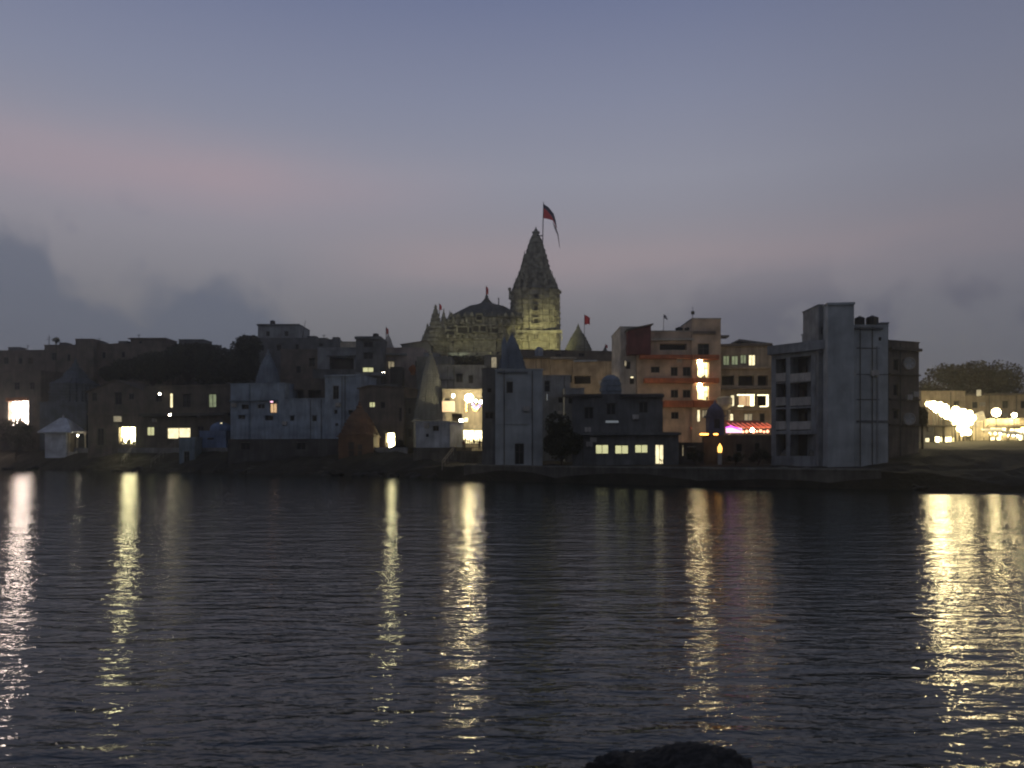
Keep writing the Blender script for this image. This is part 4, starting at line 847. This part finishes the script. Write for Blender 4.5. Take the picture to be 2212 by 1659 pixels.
m = MB(); m.tube([(0, -.5, .95), (2 * s, -.5, 14 * s), (10 * s, -.5, 17 * s), (20 * s, -.5, 13 * s), (33 * s, -.5, 9 * s)], .10, seg=8); m.build('neon_tube', L_VIOL, o)
m = MB(); m.rings([[(3 * s, -.4, .86), (30 * s, -.4, .86), (30 * s, -.3, .86), (3 * s, -.3, .86)], [(3 * s, -.4, 1.05), (16 * s, -.4, 1.08), (16 * s, -.3, 1.08), (3 * s, -.3, 1.05)]]); m.build('neon_emblem', L_PINK, o)
for (x, y, w, h, lb, mt) in ((1521, 938, 18, 3.5, 'flat orange lit strip left of the small purple lit shrine', L_FIRE), (1546, 938, 9, 3, 'tiny orange lamp at the middle of the small domed shrine', L_FIRE), (1508, 925, 34, 1.6, 'thin rosy strip on the wall left of the domed shrine', L_RED)):
    wall_lamp(lb, x, y, 105.6 if mt is L_FIRE else HD - .3, w, h, mt, 'strip_light', 'strip light')
# domed shrine tower in front
small_temple('domed_shrine', 'dark purplish domed shrine tower in front of the hotel wing', 1549, 108, [(893, 18), (886, 17.5), (880, 13), (874, 8), (870, 3)], 995, surf('purple_grey_stone', (.22, .20, .26)), nl=6, bodyw=16, wins=[(1543, 905, 1555, 925)])
o = empty('lantern_shrine', P(1555, 986, 103), 'tiny amber lit lantern niche low in front of the domed shrine tower', 'shrine'); s = 103 / F
m = MB(); m.lathe([(.28, -1.5), (.28, .25), (.22, .3), (.22, .5)], 0, 0, 12); m.build('pedestal', PALE, o)
m = MB(); m.lathe([(.24, .51), (.3, .9), (.28, 1.25), (.12, 1.5), (.02, 1.7)], 0, 0, 14); m.build('lantern', L_AMB2 if 'L_AMB2' in globals() else glow('amber_lantern', (1, .5, .10), 3.0), o)
# garden wall / dark foreground block
building('garden_wall', 'long dark wall below the festival canopy', 1520, 106, 1668, 104.5, 942, DBROWN, depth=3, cat='wall', wins=[(1590, 958, 1604, 976, 'd'), (1630, 956, 1642, 976, 'd')])
for i, (x, y, rx, ry, lb) in enumerate([(1500, 985, 22, 14, 'low dark bush right of the lit riverside doorway'), (1590, 990, 26, 14, 'low dark bush under the long dark wall'), (1640, 985, 24, 18, 'dark bush at the left corner of the concrete block')]):
    tree('bush', lb, x, y, rx, ry, 100 - i, LEAF, n=1300, seed=70 + i, leaf=.25)['category'] = 'bush'
for i, (x, y, w, h, D, lb) in enumerate([(1702, 977, 30, 16, 98.6, 'dull pale covered heap beside the concrete block'), (1691, 1012, 34, 9, 87, 'long pale sandbag heap on the quay'), (1742, 1013, 30, 9, 86.5, 'second pale sandbag heap on the quay, nearer the right'), (1752, 978, 8, 14, 96, 'small pale upright sack by a column of the concrete block')]):
    s = D / F; o = empty('heap', P(x, y + h / 2, D), lb, 'heap'); m = MB(); rs = []
    for j in range(7):
        t = j / 6; r_ = math.cos(t * math.pi / 2) ** .6 + .03; rs.append([(w * s / 2 * r_ * math.cos(a) * (1 + .15 * noise.noise(Vector((a * 2, t * 3, i)))), .7 * r_ * math.sin(a), h * s * t * (1 + .1 * noise.noise(Vector((a, i, 3))))) for a in [2 * math.pi * q / 16 for q in range(16)]])
    m.rings(rs); m.build('cover', surf('dull_tarpaulin', (.20, .19, .16)), o, smooth=True)

# ================================================================== CONCRETE BLOCK ON THE RIGHT
BD = 94.0
def gal(f, x0, x1, ya0, yb0): return (x0, ya0, x1, yb0, PALE, .25, 'parapet_panel')
r, f, z0, H = building('apartment_block', 'open gallery wing of the grey concrete block with pale parapet panels', 1666, 99.5, 1790, 93.4, 743, GREY, depth=9,
    wins=[(1676, 775, 1698, 826, 'o'), (1707, 770, 1752, 824, 'o'), (1762, 768, 1778, 822, 'd'), (1676, 828, 1698, 880, 'o'), (1707, 826, 1752, 878, 'o'), (1676, 884, 1698, 930, 'o'), (1707, 882, 1752, 930, 'o'), (1762, 828, 1778, 862, 'd'), (1762, 884, 1778, 912, 'd'), (1676, 938, 1698, 985, 'o'), (1707, 938, 1780, 985, 'o')])
for xa, xb in ((1676, 1698), (1707, 1752)):
    for ya, yb in ((806, 824), (858, 876), (910, 928)):
        m = MB(); u0, u1 = f.u(xa), f.u(xb); m.box(u0 + .02, u1 - .02, -.06, .12, f.z((xa + xb) / 2, yb) - z0, f.z((xa + xb) / 2, ya) - z0); m.build('parapet_panel', PALE, r)
for xa, ya, xb, yb in ((1719, 790, 1726, 804), (1738, 790, 1746, 804), (1712, 842, 1720, 856), (1735, 892, 1742, 908), (1716, 892, 1724, 908), (1684, 784, 1690, 800)):
    m = MB(); u0, u1 = f.u(xa), f.u(xb); m.box(u0, u1, 1.5, 1.78, f.z(xa, yb) - z0, f.z(xa, ya) - z0); m.build('shutter', DBROWN, r)
m = MB(); m.box(-.1, f.L + .1, -.7, -.004, H - 1.0, H - .85); m.box(-.1, f.L + .1, -.7, -.6, H - .848, H + .1); m.build('roof_eave', GREY, r)
building('apartment_block', 'blank grey stair slab in the middle of the concrete block', 1800, 92, 1918, 92.6, 704, GREYT, depth=8, wins=[(1898, 728, 1904, 736, 'd')],
    bands=[(1850, 751, 1900, 753.5, DGREY, .06, 'expansion_joint'), (1850, 808, 1918, 810, DGREY, .06, 'expansion_joint'), (1850, 862, 1900, 864.5, DGREY, .06, 'expansion_joint'), (1850, 908, 1918, 913, DGREY, .12, 'expansion_joint'), (1845, 708, 1905, 712, DGREY, .3, 'ledge'), (1893, 748, 1896, 1000, GREY, .15, 'drain_pipe')])
building('stair_tower', 'tallest narrow tower rising from the grey concrete block', 1788, 91.8, 1845, 91.4, 656, GREYT, depth=6, bands=[(1788, 656, 1846, 659, GREYT, .25, 'eave')])
building('stair_tower', 'thin set back left edge of the tallest tower with a small dark opening', 1768, 94, 1789, 94, 660, GREY, depth=5, wins=[(1774, 706, 1782, 722, 'd')], bands=[(1764, 706, 1770, 709, GREY, .3, 'ledge'), (1764, 760, 1789, 764, GREY, .3, 'ledge')])
building('roof_room', 'small square room at the right end of the concrete block roof', 1903, 93.5, 1919, 93.5, 699, GREY, depth=4)
building('apartment_block', 'brownish right wing of the concrete block with two round fans', 1920, 95.5, 1985, 97.5, 739, BROWN, depth=8, wins=[(1930, 775, 1940, 800, 'd'), (1930, 830, 1940, 855, 'd'), (1930, 885, 1940, 905, 'd')],
    bands=[(1919, 752, 1985, 758, DBROWN, .5, 'eave'), (1919, 808, 1985, 811, DBROWN, .3, 'ledge'), (1919, 862, 1985, 865, DBROWN, .3, 'ledge'), (1919, 916, 1985, 919, DBROWN, .3, 'ledge')])
tank('left large black tank on the concrete block roof', 1857, 703, 95, 21, 20, group='tanks on the concrete block roof'); tank('right large black tank on the concrete block roof', 1884, 703, 95, 26, 21, group='tanks on the concrete block roof')
for y, lb in ((785, 'upper pale round fan on the brownish right wing'), (905, 'lower pale round fan on the brownish right wing')):
    o = empty('fan', P(1964, y, 96.3), lb, 'fan'); m = MB(); n = 18
    m.rings([[(.75 * math.cos(2 * math.pi * i / n) * k, yy, .75 * math.sin(2 * math.pi * i / n) * k) for i in range(n)] for yy, k in ((.3, 1), (-.1, 1), (-.12, .85), (.0, .8))]); m.build('casing', PALE, o)
    m = MB()
    for i in range(5): a = i * 1.2566; m.quad((.1 * math.cos(a), -.06, .1 * math.sin(a)), (.55 * math.cos(a - .2), -.09, .55 * math.sin(a - .2)), (.55 * math.cos(a + .4), -.03, .55 * math.sin(a + .4)), (.1 * math.cos(a + .9), -.05, .1 * math.sin(a + .9)))
    m.build('blades', WHITE, o)
tree('tree', 'narrow dark tree between the brownish wing and the glaring lights', 1992, 905, 12, 32, 101, LEAF, n=1600, seed=81, leaf=.3)

# ================================================================== GLARING RIGHT END
building('market_house', 'low cream building with three lit windows right of the brownish wing', 1980, 119, 2068, 119, 921, CREAM, depth=6, wins=[(1998, 945, 2010, 958, L_WARM), (2021, 944, 2036, 963, L_HOT), (2043, 945, 2062, 963, L_HOT)], bands=[(1980, 918, 2064, 922, BROWN, 1.0, 'eave')])
building('market_house', 'tan flat roofed house behind the glaring lights, left of centre', 1990, 140, 2085, 140, 846, BEIGE, depth=8, wins=[(2005, 868, 2015, 880, 'd'), (2060, 866, 2072, 880, 'd')])
building('market_house', 'wide cream house with a flat roof under the big round tree', 2082, 142, 2270, 140, 852, BEIGE, depth=8, wins=[(2100, 868, 2112, 882, 'd'), (2165, 866, 2178, 882, 'd'), (2205, 866, 2218, 882, 'd')], bands=[(2082, 850, 2270, 854, BROWN, .8, 'eave')])
building('market_house', 'low tan stall row in front of the wide cream house', 2070, 124, 2270, 120, 906, CREAM, depth=6, wins=[(2085, 925, 2100, 950, 'o'), (2140, 924, 2176, 956, L_SHOP), (2182, 926, 2225, 954, L_SHOP)], bands=[(2132, 918, 2230, 923, CREAM, 1.2, 'awning')])
building('embankment_wall', 'low pinkish embankment wall under the glaring stalls', 2062, 113, 2290, 108, 970, PINKP, depth=1.2, cat='wall')
wall_lamp('pale square sign lit on the roof above the glaring lights', 2114, 849, 133, 10, 14, L_DIM, 'sign', 'sign')
tree('tree', 'big round tree on the skyline above the glaring lights', 2108, 838, 98, 62, 158, LEAF_LIT, n=15000, leaf=.6, seed=91, lob=14)
tree('tree', 'small olive tree at the left foot of the big round tree', 2012, 845, 26, 24, 150, LEAF_LIT, n=2200, leaf=.5, seed=93)
L_MKT = glow('market_lamp_globe', (1, .80, .40), 70); L_MKT2 = glow('blaze_fill_globe_weak', (1, .80, .40), 17)
for i, (x, y, D, r_, lb) in enumerate([(2152, 891, 121, .60, 'round glaring lamp standing alone right of the cluster'), (2191, 897, 121, .34, 'smaller round lamp near the right edge'), (2209, 925, 118, .2, 'small orange lamp at the right edge')]):
    lamp_post(lb, x, y, D, r_, L_MKT if i < 2 else L_AMB, arm=0.0, group='lamps of the market street')
rnd = random.Random(4)
for (x, y) in ((2006, 874), (2018, 876), (2030, 876), (2041, 884), (2050, 892), (2060, 899), (2072, 893), (2083, 898), (2093, 891), (2070, 908), (2082, 912), (2095, 907), (2076, 925), (2088, 922), (2080, 937), (2101, 902), (2055, 905), (2036, 893), (2066, 886), (2078, 890), (2088, 903), (2072, 916), (2082, 930), (2063, 912), (2048, 900), (2024, 886), (2097, 915), (2090, 935)):
    lamp_post('one of the lamps added to fill out the blaze right of the brownish wing', x + rnd.uniform(-2, 2), y + rnd.uniform(-2, 2), rnd.uniform(117.5, 122), rnd.uniform(.34, .66), L_MKT if 2015 < x < 2055 else L_MKT2, group='added lamps filling the market blaze')  # most of these lamps are added, scattered to fill the blown-out glow
def tent(label, D, pts, depth):
    c = P(sum(p[0] for p in pts) / len(pts), max(p[1] for p in pts), D); o = empty('glow_fill_tent', c, label, 'tent'); fr = [P(x, y, D) - c for x, y in pts]; m = MB()
    m.rings([[p + Vector((0, 0, 0)) for p in fr], [p + Vector((0, depth, .5)) for p in fr]]); m.build('cloth', surf('white_canvas', (.75, .72, .65)), o)
    g_ = ground(c.x, D) - c.z - .3; xs_ = [p.x for p in fr]
    for x_ in (min(xs_) * .8, max(xs_) * .8): m = MB(); m.tube([(x_, .3, g_), (x_, .3, .4)], .06); m.build('pole', METAL, o)
tent('small white tent added to catch lamplight right of the glaring cluster', 121, [(2108, 900), (2126, 894), (2130, 906), (2112, 912)], .3)  # added white cloth, catches lamplight to extend the blown-out patch
for i, (x, y, D, w, h, lb) in enumerate([(2158, 936, 116, 40, 20, 'bright white stall awning left of the right edge'), (2197, 941, 115.5, 34, 20, 'bright white stall awning at the right edge')]):
    s = D / F; o = empty('stall', P(x, y + h / 2, D), lb, 'market stall'); a = w * s / 2; hh = h * s
    m = MB(); m.rings([[(-a, 0, hh * .55), (a, 0, hh * .55), (a, 2.2, hh), (-a, 2.2, hh)], [(-a, 0, hh * .55 + .08), (a, 0, hh * .55 + .08), (a, 2.2, hh + .08), (-a, 2.2, hh + .08)]]); m.build('awning', surf('white_canvas', (.75, .72, .65)), o)
    g_ = ground(P(x, y, D).x, D) - zz(y + h / 2, D) - .2
    for k in (-.95, .95): m = MB(); m.box(a * k - .05, a * k + .05, .1, .2, g_, hh * .55); m.build('post', METAL, o)
    m = MB(); m.box(-a * .92, a * .92, 2.0, 2.08, hh * .05, hh * .6); m.build('backboard', CREAM, o)
    for q in (-.6, 0, .55): m = MB(); globe(m, (a * q, .9, hh * .5), .11); m.build('bulb', L_MKT, o)

lamp_post('assumed unseen lane street lamp in front of the hotel balconies', 1405, 868, 117, .3, glow('added_lane_lamp', (1, .76, .44), 85), group='added unseen lane lamps')  # street lamp out of sight, assumed and added to warm the hotel front
lamp_post('added unseen lane street lamp behind the festival canopy', 1625, 929, 119.5, .3, glow('added_lane_lamp', (1, .76, .44), 85), group='added unseen lane lamps')  # added lamp, hidden by the canopy, gives the hotel wing its glow
lamp_post('assumed unseen lane street lamp behind the narrow grey house', 1160, 822, 138, .3, glow('added_lane_lamp', (1, .76, .44), 85), group='added unseen lane lamps')  # hidden lamp, assumed and added to light the beige houses warmly
lamp_post('assumed unseen lane street lamp behind the domed tower', 1322, 835, 135, .3, glow('added_lane_lamp', (1, .76, .44), 85), group='added unseen lane lamps')  # further unseen lamp, assumed, added to light the house walls behind
# ================================================================== BANK DETAILS
railing('pale metal stair railing running down the bank below the lit shops', 144.6, 153, (326, 1004), (386, 956), 7, h=.9)
railing('faint thin stair railing on the dark bank under the gabled house', 149.5, 157, (262, 1000), (285, 975), 4, h=.8)
railing('faint stair railing below the whitewashed house', 110, 120, (955, 1008), (985, 970), 5, h=.8)
def steps(label, x0, x1, d0, d1, z0, z1, n):
    xm = (x0 + x1) / 2; Dm = lerp(SH, xm); a = Vector((xx(x0, lerp(SH, x0)), lerp(SH, x0))); b = Vector((xx(x1, lerp(SH, x1)), lerp(SH, x1)))
    o = empty('stone_steps', (a.x, a.y + d0, 0), label, 'steps', math.atan2(b.y - a.y, b.x - a.x)); L = (b - a).length; m = MB()
    for i in range(n):
        z = z0 + (z1 - z0) * (i + 1) / n; y = (d1 - d0) * i / n; m.box(0, L, y, y + (d1 - d0) / n + .6, z - .6 - i * .01, z)
    m.build('treads', QUAY, o); return o
steps('flight of dark stone bathing steps below the lit shops', 330, 384, .5, 9.5, .1, 4.2, 14)
steps('wide dark stone bathing steps below the blue houses', 520, 690, .5, 9.5, .1, 4.2, 14)
steps('dark stone steps below the bright gate', 965, 1004, .3, 8, .1, 2.6, 10)
rnd = random.Random(12)
# ragged rock patches at the waterline
for i in range(16):
    x = [20, 75, 130, 190, 250, 300, 420, 470, 520, 720, 780, 815, 850, 900, 940, 1990][i]; D = lerp(SH, x) + rnd.uniform(-.5, 1.2); p = P(x, 0, D)
    o = empty('boulder', (p.x, D, 0), ['dark boulder at the waterline', 'dark boulder at the waterline'][i % 2] + ' ' + ['at the far left edge below the rosy opening', 'left of the pavilion shrine', 'below the pavilion shrine', 'below the left wall of the gabled house', 'below the glaring shop door', 'left of the stone steps', 'below the dull narrow blue shrine', 'below the small blue domed shrine', 'below the left corner of the pale blue house', 'below the stepped blue tower', 'below the saffron temple', 'right of the saffron temple', 'below the glaring arched doorway', 'below the left edge of the whitewashed house', 'below the whitewashed house', 'below the brownish wing of the concrete block'][i], 'boulder', rnd.uniform(0, 6), 'boulders along the far bank')
    bm = bmesh.new(); bmesh.ops.create_icosphere(bm, subdivisions=3, radius=1); rx, ry, rz_ = rnd.uniform(1.0, 2.4), rnd.uniform(.8, 1.5), rnd.uniform(.5, 1.0)
    for v in bm.verts:
        k = 1 + .45 * noise.noise(v.co * 1.3 + Vector((i * 7, 0, 0))) + .15 * noise.noise(v.co * 4 + Vector((i, 0, 0))); v.co = Vector((v.co.x * rx * k, v.co.y * ry * k, v.co.z * rz_ * k))
    me = bpy.data.meshes.new('rock'); bm.to_mesh(me); bm.free(); me.materials.append(ROCK); q = bpy.data.objects.new('rock', me); COL.objects.link(q); q.parent = o
# ---- near boulder at the bottom edge of the view
def near_rock():
    bm = bmesh.new(); bmesh.ops.create_icosphere(bm, subdivisions=6, radius=1)
    D = 7.6; c = P(1474, 1700, D); base = c.z
    prof = [(-1.0, .0), (-.92, .55), (-.75, .72), (-.62, .66), (-.48, .50), (-.3, .62), (-.1, .86), (.1, .90), (.3, .93), (.5, .86), (.7, .66), (.88, .35), (1, .0)]
    for v in bm.verts:
        t = v.co.x; h = lerp(prof, t); k = 1 + .12 * noise.noise(v.co * 3) + .12 * noise.noise(v.co * 8) + .06 * noise.noise(v.co * 22)
        z = (v.co.z / math.sqrt(max(1e-6, 1 - t * t) + .0001))
        v.co = Vector((t * .86 * k, v.co.y * .75 * k, (z * h * .36 if v.co.z > 0 else z * 1.2) * k + .03 * noise.noise(v.co * 14)))
    me = bpy.data.meshes.new('rock'); bm.to_mesh(me); bm.free(); me.materials.append(ROCK)
    o = bpy.data.objects.new('near_boulder', me); COL.objects.link(o); o.location = (c.x, c.y, P(0, 1704, D).z)
    tag(o, 'large dark rough boulder in the near water at the bottom edge', 'boulder')
    for p in me.polygons: p.use_smooth = True
near_rock()

# ================================================================== SKY
w = bpy.data.worlds.new('World'); sc.world = w; w.use_nodes = True; t = w.node_tree; N = t.nodes; L = t.links; bg = N['Background']
tc = N.new('ShaderNodeTexCoord'); sx = N.new('ShaderNodeSeparateXYZ'); L.new(tc.outputs['Generated'], sx.inputs[0])
def M(op, a, b=None, c=None):
    k = N.new('ShaderNodeMath'); k.operation = op
    for i, v in enumerate((a, b, c)):
        if v is None: continue
        if isinstance(v, (int, float)): k.inputs[i].default_value = v
        else: L.new(v, k.inputs[i])
    return k.outputs[0]
def ramp(fac, els, mode='EASE'):
    r = N.new('ShaderNodeValToRGB'); r.color_ramp.interpolation = mode; e = r.color_ramp.elements
    while len(e) < len(els): e.new(.5)
    for q, (p, c) in zip(e, els): q.position = p; q.color = (*c, 1) if len(c) == 3 else c
    L.new(fac, r.inputs[0]); return r.outputs[0]
def srgb(r, g, b):
    f = lambda c: (c / 255 / 12.92) if c / 255 <= .04045 else ((c / 255 + .055) / 1.055) ** 2.4
    return (f(r), f(g), f(b))
def mapr(v, a, b, c=0, d=1):
    k = N.new('ShaderNodeMapRange'); k.interpolation_type = 'SMOOTHSTEP'; L.new(v, k.inputs[0])
    for i, q in enumerate((a, b, c, d)): k.inputs[i + 1].default_value = q
    return k.outputs[0]
def mixc(f, a, b):
    k = N.new('ShaderNodeMix'); k.data_type = 'RGBA'
    if isinstance(f, (int, float)): k.inputs[0].default_value = f
    else: L.new(f, k.inputs[0])
    for i, v in ((6, a), (7, b)):
        if isinstance(v, tuple): k.inputs[i].default_value = (*v, 1)
        else: L.new(v, k.inputs[i])
    return k.outputs[2]
X, Y, Zc = sx.outputs[0], sx.outputs[1], sx.outputs[2]
hyp = M('SQRT', M('ADD', M('MULTIPLY', X, X), M('MULTIPLY', Y, Y)))
el = M('DIVIDE', Zc, M('MAXIMUM', hyp, .001)); az = M('ARCTAN2', X, Y)
def skynoise(scale, detail, stretch=(1, 1, 1), off=0):
    mp = N.new('ShaderNodeMapping'); mp.inputs['Scale'].default_value = stretch; mp.inputs['Location'].default_value = (off, off, off); L.new(tc.outputs['Generated'], mp.inputs[0])
    n = N.new('ShaderNodeTexNoise'); n.inputs['Scale'].default_value = scale; n.inputs['Detail'].default_value = detail; L.new(mp.outputs[0], n.inputs['Vector']); return n.outputs['Fac']
n_big = skynoise(2.2, 3, (1, 1, 2.5), 3); n_str = skynoise(3, 4, (1, 1, 6), 9); n_cl = skynoise(9, 5, (1, 1, 1.2), 1); n_cl2 = skynoise(24, 4, (1, 1, 1), 5)
base = ramp(el, [(0.0, srgb(102, 104, 110)), (.10, srgb(109, 110, 116)), (.17, srgb(125, 124, 131)), (.25, srgb(143, 140, 149)), (.34, srgb(145, 146, 160)), (.44, srgb(131, 136, 158)), (.58, srgb(108, 117, 148)), (.95, srgb(60, 68, 92))], 'LINEAR')
def gauss(v, c, s): d = M('DIVIDE', M('SUBTRACT', v, c), s); return M('EXPONENT', M('MULTIPLY', M('MULTIPLY', d, d), -1.0))
el_w = M('ADD', el, M('MULTIPLY', M('SUBTRACT', n_str, .5), .05))
p1 = M('MULTIPLY', gauss(el_w, .325, .042), mapr(az, .05, -.38)); p1 = M('MULTIPLY', p1, mapr(n_big, .3, .6, .6, 1))
p2 = M('MULTIPLY', gauss(el_w, .238, .038), mapr(az, -.32, -.05)); p2 = M('MULTIPLY', p2, mapr(n_str, .3, .6, .5, 1))
col = mixc(M('MULTIPLY', p1, .75), base, srgb(168, 150, 158)); col = mixc(M('MULTIPLY', p2, .55), col, srgb(165, 149, 153))
# right side falls darker and cooler
col = mixc(M('MULTIPLY', mapr(az, .15, .62),   .40), col, srgb(92, 96, 113))
# slate blue cloud bank low on the left
top = ramp(M('ADD', M('MULTIPLY', az, 1.0), 1.0), [(.20, (.24,) * 3), (.425, (.235,) * 3), (.470, (.228,) * 3), (.484, (.20,) * 3), (.53, (.17,) * 3), (.59, (.165,) * 3), (.64, (.185,) * 3), (.68, (.172,) * 3), (.715, (.178,) * 3), (.745, (.145,) * 3), (.80, (.06,) * 3), (.90, (-.0,) * 3)], 'LINEAR')
edge = M('ADD', M('SUBTRACT', top, el), M('ADD', M('MULTIPLY', M('SUBTRACT', n_cl, .5), .15), M('MULTIPLY', M('SUBTRACT', n_cl2, .5), .06)))
cl = mapr(edge, -.022, .030)
col = mixc(M('MULTIPLY', cl, .66), col, srgb(84, 94, 114))
cl2 = M('MULTIPLY', M('MULTIPLY', gauss(el, .15, .05), mapr(n_cl, .5, .62)), mapr(az, .05, .3))
col = mixc(M('MULTIPLY', cl2, .45), col, srgb(78, 80, 100))
wisp = M('MULTIPLY', gauss(el, .21, .07), mapr(n_cl2, .58, .72)); wisp = M('MULTIPLY', wisp, mapr(az, -.2, -.45)); col = mixc(M('MULTIPLY', wisp, .25), col, srgb(90, 95, 120))
# behind the viewer the sky is already darker
back = mapr(Y, .35, -.5); col = mixc(M('MULTIPLY', back, .30), col, srgb(70, 76, 76))
hs = N.new('ShaderNodeTexSky'); hs.sky_type = 'NISHITA'; hs.sun_disc = False; hs.sun_elevation = math.radians(-1.5); hs.sun_rotation = math.radians(-40)
ad = N.new('ShaderNodeMix'); ad.data_type = 'RGBA'; ad.blend_type = 'ADD'; ad.inputs[0].default_value = .02; L.new(col, ad.inputs[6]); L.new(hs.outputs[0], ad.inputs[7])
L.new(ad.outputs[2], bg.inputs[0]); bg.inputs[1].default_value = 1.0

# ================================================================== EVENING AIR
m = MB(); m.box(-450, 450, -70, 2300, -5, 72); hz = m.build('haze', None); hz.data.materials.clear(); tag(hz, kind='stuff')
hm = bpy.data.materials.new('evening_haze'); hm.use_nodes = True; ht = hm.node_tree; ht.nodes.remove(ht.nodes['Principled BSDF'])
pv = ht.nodes.new('ShaderNodeVolumePrincipled'); pv.inputs['Color'].default_value = (.93, .93, .88, 1); pv.inputs['Density'].default_value = .0006; pv.inputs['Anisotropy'].default_value = .72
ht.links.new(pv.outputs[0], ht.nodes['Material Output'].inputs['Volume']); hz.data.materials.append(hm)
# ================================================================== CAMERA
cam = bpy.data.cameras.new('camera'); co = bpy.data.objects.new('camera', cam); COL.objects.link(co); sc.camera = co
co.location = (0, 0, CH); co.rotation_euler = (math.radians(90), 0, 0)
cam.sensor_width = 36; cam.lens = F / 2212 * 36; cam.shift_y = (HY - 829.5) / 2212; cam.clip_end = 6000; cam.clip_start = .1
cam.dof.use_dof = True; cam.dof.focus_distance = 26; cam.dof.aperture_fstop = .9
sc.view_settings.view_transform = 'Standard'; sc.view_settings.look = 'None'; sc.view_settings.exposure = 0; sc.view_settings.gamma = 1
sc.render.engine = 'CYCLES'; cy = sc.cycles
cy.use_denoising = True; cy.sample_clamp_indirect = 6; cy.max_bounces = 5; cy.diffuse_bounces = 2; cy.glossy_bounces = 3; cy.transmission_bounces = 2; cy.use_light_tree = True
cy.filter_width = 2.0; cy.caustics_reflective = False; cy.caustics_refractive = False
